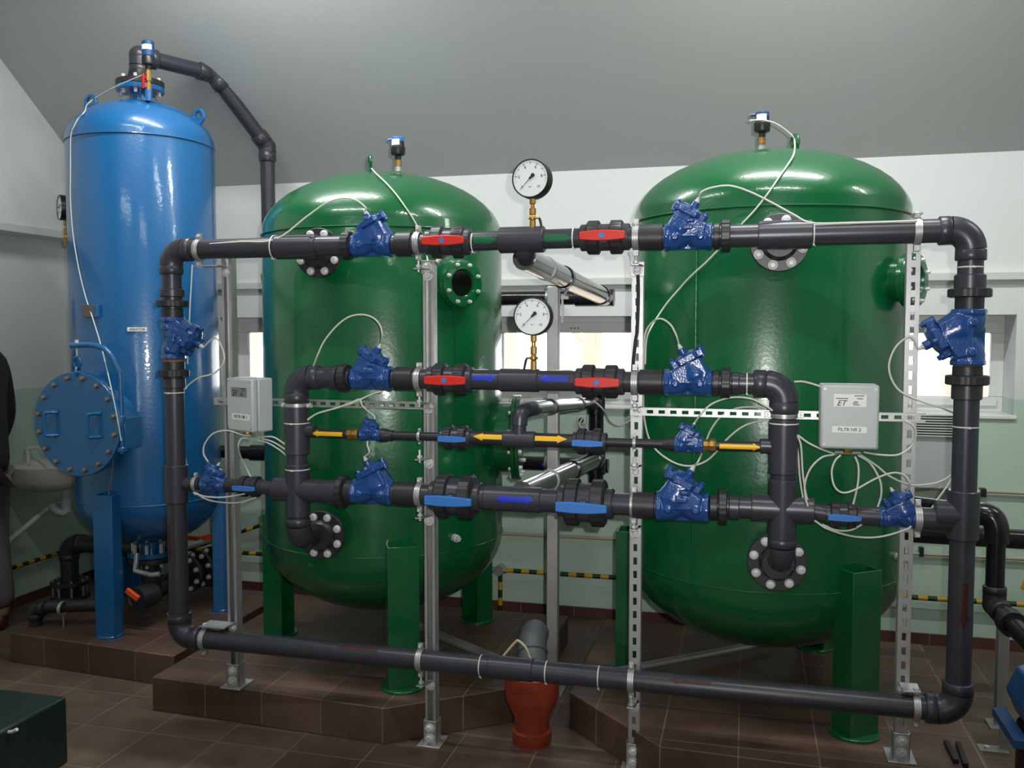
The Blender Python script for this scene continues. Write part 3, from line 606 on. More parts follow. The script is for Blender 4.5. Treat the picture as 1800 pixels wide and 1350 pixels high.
# top pipe, first section: riser above the upright valve, elbow, to the first cast valve
t = run('grey pipe rising from the upright valve, turning along the top', 0)
pipe(t, (XL, Y0, ZLV + 0.115), (XL, Y0, R1 - 0.06)); elbow(t, (XL, Y0, R1), (1, 0, 0), (0, 0, -1)); pipe(t, (XL + 0.06, Y0, R1), (-1.412, Y0, R1))
union(t, (XL, Y0, 1.672), (0, 0, 1), 0.060, 0.026); sleeve(t, (XL, Y0, 1.698), (XL, Y0, 1.729), 0.047); endcol(t, (XL, Y0, ZLV + 0.095), (0, 0, 1), 0.042, 0.04, 'pvc_nut')
tee(t, (-1.645, Y0, R1), (1, 0, 0), [], 0.075, 0.0455); tee(t, (-1.603, Y0, R1), (1, 0, 0), [((0, 1, 0), 0.10)], 0.05, 0.0435)
union(t, (-1.431, Y0, R1), (1, 0, 0), 0.051, 0.03)
flange_end(t, (-1.603, 3.24, 1.866), (0, -1, 0), 0.095, 0.0)
MB().cyl((-1.6, 3.235, 1.865), (-1.603, 3.33, 1.866), 0.05, seg=28).build('nozzle', 'green', t)
t = run('short grey pipe between cast valve and red lever valve on the top pipe', 0)
pipe(t, (-1.251, Y0, R1), (-1.098, Y0, R1), 0.036); endcol(t, (-1.207, Y0, R1), (1, 0, 0), 0.045, 0.06)
t = run('grey pipe with green arrows between the two red lever valves on the top pipe', 0)
pipe(t, (-0.9848, Y0, R1 + 0.004), (-0.5243, Y0, R1 + 0.006), 0.034); sleeve(t, (-0.8504, Y0, R1 + 0.005), (-0.6903, Y0, R1 + 0.005), 0.046, 'tee')
arrow(t, -0.9362, -0.8545, R1 + 0.005, 0.034, 'greenst', hh=0.012, head=0.03, hw=1.4); arrow(t, -0.6842, -0.5857, R1 + 0.005, 0.034, 'greenst', hh=0.012, head=0.03, hw=1.4)
t = run('short grey pipe between red lever and cast valve, top pipe, second tank', 0)
pipe(t, (-0.4361, Y0, R1 + 0.004), (-0.269, Y0, R1 + 0.002), 0.036); endcol(t, (-0.3203, Y0, R1 + 0.002), (1, 0, 0), 0.045, 0.08)
t = run('grey top pipe passing the second green tank and bending down the outlet riser', 0)
pipe(t, (-0.1229, Y0, R1), (XR - 0.06, Y0, R1)); elbow(t, (XR, Y0, R1), (-1, 0, 0), (0, 0, -1)); pipe(t, (XR, Y0, R1 - 0.06), (XR, Y0, ZRV + 0.11))
endcol(t, (-0.1044, Y0, R1), (1, 0, 0), 0.044, 0.02); union(t, (-0.0749, Y0, R1), (1, 0, 0), 0.053, 0.03); tee(t, (0.1129, Y0, R1), (1, 0, 0), [((0, 1, 0), 0.08)], 0.085, 0.0465)
flange_end(t, (0.0987, 3.22, 1.863), (0, -1, 0), 0.097, 0.13); MB().cyl((0.0986, 3.215, 1.863), (0.0987, 3.29, 1.863), 0.05, seg=28).build('nozzle', 'green', t)
sleeve(t, (XR, Y0, 1.742), (XR, Y0, 1.694), 0.046); union(t, (XR, Y0, 1.685), (0, 0, 1), 0.062, 0.028); endcol(t, (XR, Y0, 1.65), (0, 0, 1), 0.042, 0.045, 'pvc_nut')
MB().cyl((XR, Y0, ZRV + 0.098), (XR, Y0, ZRV + 0.086), 0.041).build('thread_seal', 'rust', t)
# lower loop
t = run('grey pipe loop down the riser, along the bottom and up the outlet side', 0)
pipe(t, (XL, Y0, ZLV - 0.11), (XL, Y0, R5 + 0.06)); elbow(t, (XL, Y0, R5), (1, 0, 0), (0, 0, 1)); pipe(t, (XL + 0.06, Y0, R5), (XR - 0.06, Y0, R5)); elbow(t, (XR, Y0, R5), (-1, 0, 0), (0, 0, 1), 0.062, 0.047); pipe(t, (XR, Y0, R5 + 0.06), (XR, Y0, ZRV - 0.11))
MB().cyl((XL, Y0, ZLV - 0.082), (XL, Y0, ZLV - 0.094), 0.041).build('thread_seal', 'rust', t); MB().cyl((XR, Y0, ZRV - 0.086), (XR, Y0, ZRV - 0.1), 0.042).build('thread_seal', 'rust', t)
union(t, (XL, Y0, 1.401), (0, 0, 1), 0.058, 0.028); endcol(t, (XL, Y0, 1.43), (0, 0, 1), 0.042, 0.035); sleeve(t, (XL, Y0, 1.383), (XL, Y0, 1.343), 0.043)
union(t, (XR, Y0, 1.413), (0, 0, 1), 0.062, 0.03); endcol(t, (XR, Y0, 1.442), (0, 0, 1), 0.044, 0.03); sleeve(t, (XR, Y0, 1.399), (XR, Y0, 1.352), 0.045)
tee(t, (XL, Y0, 0.9642), (0, 0, 1), [((1, 0, 0), 0.068)], 0.075, 0.0455, 0.026); tee(t, (XR, Y0, 0.9856), (0, 0, 1), [((-1, 0, 0), 0.085)], 0.078, 0.047, 0.044)
pipe(t, (XL, Y0, R4), (-2.069, Y0, R4), 0.024); pipe(t, (0.5237, Y0, R4), (XR, Y0, R4), 0.036)
sleeve(t, (-0.8924, Y0, R5), (-0.7266, Y0, R5), 0.0415, 'coupling'); MB().ring((XL, Y0, R5 + 0.097), (0, 0, 1), 0.0455, 0.0022).build('glue_bead', 'pvc', t)
varrow(t, XL, 0.8035, 0.6545, RP, 'darkred', hh=0.008, off=-0.45); varrow(t, XR, 0.7758, 0.6234, RP, 'darkred', off=0.1)
arrow(t, -1.319, -1.481, R5, RP, 'darkred', hh=0.007, zoff=0.9); arrow(t, -0.1035, -0.2478, R5, RP, 'darkred', hh=0.007, zoff=0.7)
# inner uprights
def inner(x, s, x_end_top, x_valve4, label, zt, zc, zb, flg, ph, blank):
    t = run(label, 0); S = Vector((s, 0, 0))
    elbow(t, (x, Y0, R2), S, (0, 0, -1), 0.058, 0.046, 0.04); pipe(t, (x, Y0, R2 - 0.05), (x, Y0, zb + 0.05)); pipe(t, (x + s * 0.05, Y0, R2), (x_end_top, Y0, R2), 0.034)
    tee(t, (x, Y0, zt), (0, 0, 1), [(S, 0.075)], 0.09, 0.047, 0.025)
    tee(t, (x, Y0, zc), (0, 0, 1), [(S, 0.10), (-S, 0.10)], 0.10, 0.0455, name='cross'); pipe(t, (x + s * 0.09, Y0, zc), (x_valve4, Y0, zc), 0.036)
    # bottom elbow turns back to the tank
    elbow(t, (x, Y0, zb), (0, 1, 0), (0, 0, 1), 0.05, 0.0455, 0.03)
    return t
t = inner(IL, 1, -1.425, -1.43, 'upright grey pipe with four-way cross before the first green tank', 1.19, 0.962, 0.775, 0, 0, 0)
sleeve(t, (-1.573, Y0, R2), (-1.517, Y0, R2), 0.040, 'reducer'); MB().lathe((-1.517, Y0, R2), (1, 0, 0), [(0, 0.038), (0.03, 0.046), (0.045, 0.046)], 32).build('reducer', 'pvc', t); union(t, (-1.45, Y0, R2), (1, 0, 0), 0.052, 0.03)
MB().lathe((-1.579, Y0, 0.962), (1, 0, 0), [(0, 0.041), (0.09, 0.047), (0.11, 0.047)], 32).build('reducer', 'pvc', t); union(t, (-1.462, Y0, 0.963), (1, 0, 0), 0.062, 0.026); endcol(t, (-1.432, Y0, 0.964), (1, 0, 0), 0.046, 0.03)
pipe(t, (-1.741, Y0, 0.962), (-1.814, Y0, R4), 0.026); pipe(t, (-1.954, Y0, R4), (-1.887, Y0, R4), 0.026, 'pvc_nut'); flange_end(t, (-1.605, 3.24, 0.7681), (0, -1, 0), 0.095, 0.0); MB().cyl((-1.608, 3.245, 0.7669), (-1.61, 3.34, 0.7657), 0.05, seg=28).build('nozzle', 'green', t)
pipe(t, (IL, Y0 + 0.03, 0.775), (-1.61 - 0.01, 3.24, 0.78), 0.045, 'pvc_nut')
pipe(t, (IL + 0.05, Y0, R3), (-1.434, Y0, R3), 0.0165, 'pvc_nut'); arrow(t, -1.455, -1.585, R3, 0.0165, 'yel', hh=0.008, head=0.03, hw=1.75)
MB().lathe((-1.439, Y0, R3), (1, 0, 0), [(0, 0.02), (0.004, 0.023), (0.02, 0.023), (0.022, 0.018), (0.028, 0.018), (0.03, 0.021), (0.044, 0.021)], 8).build('brass_union', 'brass', t)
t = inner(IR, -1, -0.1167, -0.0888, 'upright grey pipe with four-way cross before the second green tank', 1.185, 0.977, 0.80, 0, 0, 0)
union(t, (-0.0683, Y0, R2), (1, 0, 0), 0.053, 0.03); endcol(t, (-0.0999, Y0, R2), (1, 0, 0), 0.044, 0.022); sleeve(t, (-0.0499, Y0, R2), (-0.0241, Y0, R2), 0.038)
union(t, (-0.0719, Y0, 0.975), (1, 0, 0), 0.060, 0.028); sleeve(t, (-0.0532, Y0, 0.975), (-0.018, Y0, 0.975), 0.042); pipe(t, (0.1913, Y0, 0.977), (0.2751, Y0, R4), 0.028); endcol(t, (0.3938, Y0, R4), (1, 0, 0), 0.031, 0.085, 'pvc')
endcol(t, (-0.1019, Y0, 0.972), (1, 0, 0), 0.044, 0.025); flange_end(t, (0.109, 3.21, 0.7792), (0, -1, 0), 0.100, 0.13); MB().cyl((0.1088, 3.205, 0.7804), (0.109, 3.29, 0.7792), 0.05, seg=28).build('nozzle', 'green', t)
pipe(t, (-0.0991, Y0, R3), (IR - 0.05, Y0, R3), 0.0165, 'pvc_nut'); arrow(t, -0.086, 0.0524, R3, 0.0165, 'yel', hh=0.008, head=0.03, hw=1.75)
MB().lathe((-0.1384, Y0, R3), (1, 0, 0), [(0, 0.02), (0.014, 0.02), (0.016, 0.017), (0.020, 0.017), (0.022, 0.023), (0.038, 0.023), (0.042, 0.02)], 8).build('brass_union', 'brass', t)
# second pipe
t = run('short grey pipe between cast valve and red lever, second pipe, first tank', 0); pipe(t, (-1.255, Y0, R2), (-1.094, Y0, R2), 0.036); endcol(t, (-1.211, Y0, R2), (1, 0, 0), 0.043, 0.07)
t = run('grey pipe with blue arrows between the red lever valves on the second pipe', 0)
pipe(t, (-0.9758, Y0, R2), (-0.5416, Y0, R2), 0.036); sleeve(t, (-0.8508, Y0, R2), (-0.7076, Y0, R2), 0.041, 'tee'); arrow(t, -0.9416, -0.8529, R2, 0.036, 'bluest', hh=0.009, head=0.03, zoff=0.25, hw=1.8); arrow(t, -0.5998, -0.7035, R2, 0.036, 'bluest', hh=0.009, head=0.03, zoff=0.25, hw=1.8)
t = run('short grey pipe between red lever and cast valve, second pipe, second tank', 0); pipe(t, (-0.4424, Y0, R2), (-0.264, Y0, R2), 0.036); endcol(t, (-0.3158, Y0, R2), (1, 0, 0), 0.043, 0.08)
# thin pipe
t = run('thin black pipe from small cast valve to small blue lever valve, first tank', 0); pipe(t, (-1.306, Y0, R3), (-1.052, Y0, R3), 0.0155, 'pvc_nut'); MB().lathe((-1.304, Y0, R3), (1, 0, 0), [(0, 0.025), (0.02, 0.024), (0.03, 0.020), (0.045, 0.019)], 24).build('reducer', 'pvc_nut', t)
t = run('dark pipe with two yellow arrows and an upturned bend between the small blue levers', 0)
pipe(t, (-0.9872, Y0, R3), (-0.5607, Y0, R3), 0.025, 'pvc_nut'); tee(t, (-0.7798, Y0, R3), (1, 0, 0), [((0, 0, 1), 0.06)], 0.058, 0.030, 0.024); arrow(t, -0.832, -0.9443, R3, 0.025, 'yel', hh=0.0085, head=0.035, hw=1.75, zoff=0.35); arrow(t, -0.7176, -0.6031, R3, 0.025, 'yel', hh=0.0085, head=0.035, hw=1.75, zoff=0.35)
c = Vector((-0.7798, Y0, R3)); u = Vector((-0.7549, Y0 + 0.08, 1.285)); e2 = Vector((-0.745, 4.42, 1.212)); dd = (e2 - u).normalized()
MB().tube(spline([c + Vector((0, 0, 0.05)), c + Vector((0.004, 0.01, 0.09)), u - dd * 0.015, u + dd * 0.05], 6), 0.028, 24).build('bend', 'pvc', t); pipe(t, u + dd * 0.04, e2, 0.027, 'pvc_sheen')
MB().pipe(u + dd * 0.30, u + dd * 0.33, 0.033, 0.02).build('socket', 'pvc', t); MB().pipe(u + dd * 0.90, u + dd * 0.94, 0.031, 0.02).build('socket', 'pvc', t)
t = run('thin black pipe from small blue lever valve to small cast valve, second tank', 0); pipe(t, (-0.4906, Y0, R3), (-0.2332, Y0, R3), 0.0155, 'pvc_nut'); MB().lathe((-0.2754, Y0, R3), (1, 0, 0), [(0, 0.019), (0.015, 0.02), (0.03, 0.025), (0.05, 0.026)], 24).build('reducer', 'pvc_nut', t)
# fourth pipe
t = run('short thick grey pipe beside the large blue lever, first tank', 0); pipe(t, (-1.264, Y0, R4), (-1.097, Y0, R4), 0.038); endcol(t, (-1.207, Y0, R4), (1, 0, 0), 0.045, 0.08)
t = run('thick grey pipe with a double blue arrow between the large blue lever valves', 0)
pipe(t, (-0.9556, Y0, R4), (-0.6002, Y0, R4), 0.041); sleeve(t, (-0.9064, Y0, R4), (-0.6965, Y0, R4), 0.045, 'tee'); arrow(t, -0.8554, -0.7151, R4, 0.045, 'bluest', hh=0.010, head=0.03, both=True, zoff=0.15, hw=1.7)
t = run('short thick grey pipe beside the large blue lever, second tank', 0); pipe(t, (-0.4793, Y0, R4), (-0.2829, Y0, R4), 0.038); endcol(t, (-0.3373, Y0, R4), (1, 0, 0), 0.046, 0.075)

# ---- shiny black pipes going back to the wall, header and the pipes there
def back(label, a, b, r, socks, sr): 
    t = run(label, 0); a = Vector(a); b = Vector(b); d = (b - a).normalized(); pipe(t, a, b, r, 'pvc_sheen')
    for s in socks: MB().pipe(a + d * s, a + d * (s + 0.035), sr, r * 0.9).build('socket', 'pvc_black', t)
    MB().pipe(a + d * socks[0] * 0.5, a + d * (socks[0] * 0.5 + 0.02), r + 0.004, r * 0.95).build('hanger_ring', 'zincd', t)
    return t
t = back('glossy dark pipe slanting back to the wall from under the top pipe', (-0.775, 3.17, 1.825), (-0.70, 4.56, 1.735), 0.043, [0.55, 1.30], 0.048); MB().tube(spline([(-0.765, 3.12, 1.875), (-0.765, 3.14, 1.845), (-0.77, 3.19, 1.827)], 5), 0.036, 24).build('bend', 'pvc', t)
t = back('glossy dark pipe rising back to the wall from the fourth pipe', (-0.78, 3.16, 0.985), (-0.715, 4.46, 0.93), 0.040, [0.75, 1.2], 0.046)
t = run('dark upright header pipe near the wall between the tanks', 0); pipe(t, (-0.725, 4.48, 0.70), (-0.725, 4.48, 1.33), 0.037, 'pvc_black')
tee(t, (-0.725, 4.48, 0.93), (0, 0, 1), [((0, -1, 0), 0.07)], 0.08, 0.047, m='pvc_black'); tee(t, (-0.725, 4.48, 1.212), (0, 0, 1), [((0, -1, 0), 0.07)], 0.06, 0.044, 0.034, m='pvc_black')
t = run('dark level pipe high on the wall behind the green tank', 0); pipe(t, (-2.50, 4.62, 1.735), (-0.70, 4.62, 1.735), 0.037, 'pvc_black'); sleeve(t, (-0.86, 4.62, 1.735), (-0.66, 4.62, 1.735), 0.045, 'tee', 'pvc_black')
t = run('dark level pipe low on the wall behind the green tank, with a blue mark', 0); pipe(t, (-3.0, 4.60, 0.875), (-0.68, 4.60, 0.875), 0.036, 'pvc_black'); sleeve(t, (-2.72, 4.60, 0.875), (-2.62, 4.60, 0.875), 0.045, 'coupling', 'pvc_black'); arrow(t, -1.02, -0.86, 0.875, 0.036, 'bluest', Y=4.60, hh=0.008)
for (x, y, z, rr, lab) in ((-1.0, 4.62, 1.735, 0.037, 'high'), (-1.0, 4.60, 0.875, 0.036, 'low')):
    k = thing('pipe_bracket', 'wall bracket holding the %s dark level pipe between the tanks' % lab, 'bracket', (x, y, z)); MB().bb(x - 0.008, x + 0.008, y + rr, WY, z - 0.008, z + 0.008).build('arm', 'zincd', k); MB().pipe((x - 0.01, y, z), (x + 0.01, y, z), rr + 0.004, rr).build('ring', 'zincd', k)
# pipe over the blue tank
A = Vector((-2.905, 3.945, 2.78)); Bp = Vector((-2.885, 3.945, 2.905)); Cp = Vector((-2.72, 4.30, 2.90)); Dp = Vector((-2.53, 4.55, 2.55)); Ep = Vector((-2.55, 4.55, 1.80))
Cp = Vector((-2.715, 4.28, 2.9)); Dp = Vector((-2.558, 4.55, 2.57)); Bp = Vector((-2.905, 3.945, Cp.z + 0.01)); Ep = Vector((Dp.x, 4.55, 1.86))
t = thing('pipe_run', 'dark pipe rising off the blue tank and dropping down the wall', 'pipe')
pipe(t, A, Bp, 0.042, 'pvc_nut'); flange_b = MB(); flange(flange_b, (-2.905, 3.945, 2.760), (0, 0, 1), 0.112, 0.026); flange_b.lathe((-2.905, 3.945, 2.786), (0, 0, 1), [(0, 0.07), (0.03, 0.055), (0.05, 0.05)], 32); fb = flange_b.build('flange', 'pvc_nut', t); bolts(fb, (-2.905, 3.945, 2.786), (0, 0, 1), 0.088, 8, 0.009, 0.02, 'bolt')
u1 = (Cp - Bp).normalized(); elbow(t, Bp, (0, 0, -1), u1, 0.05, 0.049, 0.035); pipe(t, Bp + u1 * 0.05, Cp, 0.038); u2 = (Dp - Cp).normalized(); pipe(t, Cp, Dp, 0.038); pipe(t, Dp, Ep, 0.038)
elbow(t, Cp, -u1, u2, 0.028, 0.046, 0.055); elbow(t, Dp, -u2, (0, 0, -1), 0.028, 0.046, 0.055); elbow(t, (Ep.x, 4.55, 1.80), (0, 0, 1), (0, 1, 0), 0.05, 0.046, 0.03)

# ================================================================== STRUT POSTS, RAILS, CLAMPS
def bolt_big(par, c, r=0.0125, h=0.012, ax=(0, -1, 0)):
    a = Vector(ax); return MB().lathe(Vector(c), a, [(0, r * 1.5), (0.0025, r * 1.5)], 20).lathe(Vector(c) + a * 0.002, a, [(0, r), (h * 0.8, r), (h, r * 0.75)], 6).build('bolt', 'bolt', par)
def post(label, x, zb, zt, slotted, Y=3.20):
    t = thing('strut_post', label, 'post', (x, Y, zb)); w = 0.041; h = w / 2; th = 0.0025; b = MB()
    yf = Y - h; yb = Y + h
    if not slotted:
        poly = [(-h, -h), (-h + 0.010, -h), (-h + 0.010, -h + 0.007), (-h + 0.0075, -h + 0.007), (-h + 0.0075, -h + th), (-h + th, -h + th), (-h + th, h - th), (h - th, h - th), (h - th, -h + th), (h - 0.0075, -h + th), (h - 0.0075, -h + 0.007), (h - 0.010, -h + 0.007), (h - 0.010, -h), (h, -h), (h, h), (-h, h)]
        b.prism(poly, (x, Y, zb), (1, 0, 0), (0, 1, 0), (0, 0, zt - zb))
    else:
        b.bb(x - h, x - h + th, yf, yb, zb, zt).bb(x + h - th, x + h, yf, yb, zb, zt).bb(x - h, x - 0.0065, yf, yf + th, zb, zt).bb(x + 0.0065, x + h, yf, yf + th, zb, zt)
        b.bb(x - h, x - h + 0.009, yb - th, yb, zb, zt).bb(x + h - 0.009, x + h, yb - th, yb, zb, zt)
        z = zb
        while z < zt: b.bb(x - 0.0065, x + 0.0065, yf, yf + th, z, min(z + 0.022, zt)); z += 0.048
    b.build('channel', 'zinc', t)
    f = MB(); f.bb(x - 0.027, x + 0.027, Y - 0.028, Y - 0.024, zb, zb + 0.095).bb(x - 0.027, x - 0.023, Y - 0.028, Y + 0.024, zb, zb + 0.095).bb(x + 0.023, x + 0.027, Y - 0.028, Y + 0.024, zb, zb + 0.095).bb(x - 0.045, x + 0.045, Y - 0.05, Y + 0.06, zb, zb + 0.006)
    fo = f.build('foot_bracket', 'zinc', t, bevel=0.0015); bolt_big(fo, (x, Y - 0.028, zb + 0.03)); bolt_big(fo, (x, Y - 0.028, zb + 0.068))
    return t
PX1, PX2, PX3, PX4 = -1.975, -1.141, -0.373, 0.514
PZT = [1.865, 1.82, 1.80, 1.925]
p1 = post('galvanised strut post beside the blue tank, standing on the first green plinth', PX1, PT, PZT[0], False)
p2 = post('galvanised open strut post on the floor before the first green tank', PX2, 0.0, PZT[1], False)
p3 = post('galvanised slotted strut post on the floor at the edge of the second green tank', PX3, 0.0, PZT[2], True)
p4 = post('galvanised slotted strut post beside the outlet riser, on the plinth', PX4, PT, PZT[3], True)
for p, x, z in ((p2, PX2, PZT[1]), (p3, PX3, PZT[2])):
    MB().bb(x - 0.024, x + 0.024, 3.172, 3.177, z - 0.045, z + 0.002).bb(x - 0.024, x + 0.024, 3.172, 3.225, z, z + 0.005).build('top_plate', 'zinc', p, bevel=0.001); bolt_big(p, (x, 3.172, z - 0.02), 0.013)
    MB().tube([(x + 0.02 * (1 if p is p2 else -1), 3.21, z - 0.005), (x + 0.03 * (1 if p is p2 else -1), 3.26, z + 0.03), (x + 0.05 * (1 if p is p2 else -1), 3.36, z + 0.05)], 0.009, 10).build('stay_rod', 'zincd', p)
c = MB().tube(spline([(-0.3713, 3.17, 1.786), (-0.3686, 3.17, 1.688), (-0.3715, 3.17, 1.57), (-0.3771, 3.17, 1.531), (-0.3862, 3.17, 1.432), (-0.3895, 3.17, 1.352)], 5), 0.006, 8).build('cable_lead', 'ink'); tag(c, 'dark cable hanging down inside the slotted post between the tanks', 'cable')
def rail(label, x0, x1, z, Y=3.166):
    t = thing('slotted_rail', label, 'rail', ((x0 + x1) / 2, Y, z)); b = MB(); h = 0.014; th = 0.0025
    b.bb(x0, x1, Y - th, Y, z + 0.006, z + h).bb(x0, x1, Y - th, Y, z - h, z - 0.006).bb(x0, x1, Y - th, Y + 0.012, z + h - th, z + h).bb(x0, x1, Y - th, Y + 0.012, z - h, z - h + th)
    x = x0
    while x < x1: b.bb(x, min(x + 0.018, x1), Y - th, Y, z - 0.006, z + 0.006); x += 0.040
    b.build('channel', 'zinc', t); return t
rail('galvanised slotted rail carrying the first grey box, between the first two posts', -2.03, PX2 + 0.02, 1.290)
rail('galvanised slotted rail carrying the second grey box, between the last two posts', PX3 - 0.02, PX4 + 0.045, 1.287)

def make_clamp():
    """clamp round a pipe along x; stem drops to a plate that reaches to a post at +x"""
    t = thing('pipe_clamp', 'clamp', 'clamp', (0, 0, 0)); b = MB(); b.pipe((-0.011, 0, 0), (0.011, 0, 0), 0.0415, 0.0375, 32); b.pipe((-0.004, 0, 0), (0.004, 0, 0), 0.044, 0.039, 32)
    for s in (-1, 1): b.bb(-0.009, 0.009, -0.008, 0.008, s * 0.052 - 0.010, s * 0.052 + 0.010)
    r = b.build('clamp_ring', 'zinc', t, bevel=0.001)
    for s in (-1, 1): MB().cyl((0, -0.016, s * 0.053), (0, 0.012, s * 0.053), 0.0055, seg=10).build('clamp_screw', 'bolt', r)
    return t
CL = make_clamp()
def stem(par, x, z, drop, Y, xp):
    """threaded rod and bent plate that hold a clamp; world coordinates"""
    b = MB(); b.cyl((x, Y, z - 0.05), (x, Y, z - drop - 0.012), 0.0042, seg=8).cyl((x, Y, z - drop + 0.006), (x, Y, z - drop + 0.014), 0.010, seg=6)
    b.build('threaded_rod', 'bolt', par)
    MB().prism([(x - 0.014, Y - 0.018), (x + 0.012, Y - 0.018), (xp + 0.014, 3.160), (xp + 0.014, 3.172), (x + 0.02, 3.172), (x - 0.014, Y + 0.014)], (0, 0, z - drop - 0.003), (1, 0, 0), (0, 1, 0), (0, 0, 0.005)).build('bracket_plate', 'zinc', par, bevel=0.001)
    bolt_big(par, (xp, 3.178, z - drop - 0.022), 0.013)
def clamp_at(x, z, label, drop=None, xp=None, scale=1.0, rot=None):
    c = place(CL, USED, (x, Y0, z), rot, scale, label, 'pipe clamps'); ORG[c.name] = Vector((x, Y0, z)); return c
rows = [('top', R1 + 0.003, 0.092, 1.0), ('second', R2 - 0.002, 0.088, 1.0), ('thin third', R3, 0.062, 0.48), ('fourth', R4, 0.085, 1.03), ('bottom', R5, 0.095, 1.02)]
# supports are things of their own so that the clamps can share one mesh
for nm, z, dr, sc in rows:
    for (xc, xp, who) in ((-1.156, PX2, 'the open post before the first green tank'), (-0.3715, PX3, 'the slotted post between the tanks')):
        xx = xc if nm != 'bottom' or xp == PX2 else -0.3757
        clamp_at(xx, z, 'zinc clamp round the %s pipe at %s' % (nm, who.replace('the open post before the first green tank', 'the open post').replace('between the tanks', 'between tanks')), scale=sc)
        s = thing('clamp_bracket', 'zinc bracket plate and rod below the %s pipe on %s' % (nm, who.replace('the open post before the first green tank', 'the open post').replace('between the tanks', 'between tanks')), 'bracket', (xx, Y0, z - dr), 'clamp brackets on the posts'); stem(s, xx, z, dr if nm != 'thin third' else 0.085, Y0, xp)
def side_arm(label, x, z, xp, up):
    s = thing('clamp_bracket', label, 'bracket', (x, Y0, z + up), 'clamp brackets on the posts')
    MB().bb(min(x, xp) - 0.012, max(x, xp) + 0.012, 3.10, 3.178, z + up, z + up + 0.005).build('bracket_plate', 'zinc', s, bevel=0.001); bolt_big(s, (xp, 3.178, z + up - 0.02), 0.011); MB().cyl((x, Y0, z + up - 0.004), (x, Y0, z + up + 0.010), 0.010, seg=6).build('nut', 'bolt', s)
clamp_at(-2.051, R1 - 0.003, 'zinc clamp round the top pipe at the post beside the blue tank'); side_arm('zinc bracket under the top pipe on the post beside the blue tank', -2.051, R1, PX1, -0.067)
clamp_at(0.512, R1, 'zinc clamp round the top pipe at the post beside the outlet riser'); side_arm('zinc bracket on the top pipe, post beside the outlet riser', 0.512, R1, PX4, 0.053)
clamp_at(-2.061, R5, 'zinc clamp round the bottom pipe at the post beside the blue tank'); side_arm('zinc bracket on the bottom pipe, post beside the blue tank', -2.061, R5, PX1, 0.053)
clamp_at(0.5458, R5, 'zinc clamp round the bottom pipe at the post beside the outlet riser'); side_arm('zinc bracket on the bottom pipe, post beside the outlet riser', 0.5458, R5, PX4, 0.053)
clamp_at(-2.087, R4 + 0.0, 'zinc clamp beside the small cast valve on the blue tank riser', scale=0.72)
clamp_at(0.5357, R4 + 0.0, 'zinc clamp beside the small cast valve on the outlet riser', scale=0.98)
clamp_at(IL, 1.286, 'zinc clamp round the upright pipe on the first slotted rail', rot=(0, PI / 2, 0)).rotation_euler = Matrix(((0, 0, 1), (0, 1, 0), (-1, 0, 0))).to_euler()
clamp_at(IR, 1.291, 'zinc clamp round the upright pipe on the second slotted rail').rotation_euler = Matrix(((0, 0, 1), (0, 1, 0), (-1, 0, 0))).to_euler()

# cable ties
for (px, z, r, lab) in ((-1.728, R1, 0.0455, 'before the first tank flange on the top pipe'), (-0.9467, R1, 0.036, 'right after the first red lever on the top pipe'), (-0.5857, R1 + 0.006, 0.036, 'before the second red lever on the top pipe'), (0.2013, R1, RP, 'behind the second tank flange on the top pipe'),
                        (-0.0002, R2, 0.035, 'on the second pipe before the second tank bend'), (-0.9226, R5, RP, 'on the bottom pipe before the coupling'), (-0.6786, R5, RP, 'on the bottom pipe after the coupling'), (-0.4897, R5, RP, 'on the bottom pipe beside the slotted post'), (0.2183, 0.975, 0.030, 'beside the second four-way cross')):
    tie('white cable tie ' + lab, (px, Y0, z), (1, 0, 0), r, (0, -0.5, -1))
for (x, z, r, lab) in ((XL, 1.325, RP, 'under the upright valve before the blue tank'), (IL, 1.219, 0.047, 'on the first inner upright under its clamp'), (IL, 1.043, 0.0455, 'on the first inner upright above the cross'), (XR, 1.765, RP, 'on the outlet riser above the upright valve'), (XR, 1.266, RP, 'on the outlet riser beside the wall grille'), (IR, 1.263, 0.047, 'on the second inner upright under its clamp')):
    tie('white cable tie ' + lab, (x, Y0, z), (0, 0, 1), r)

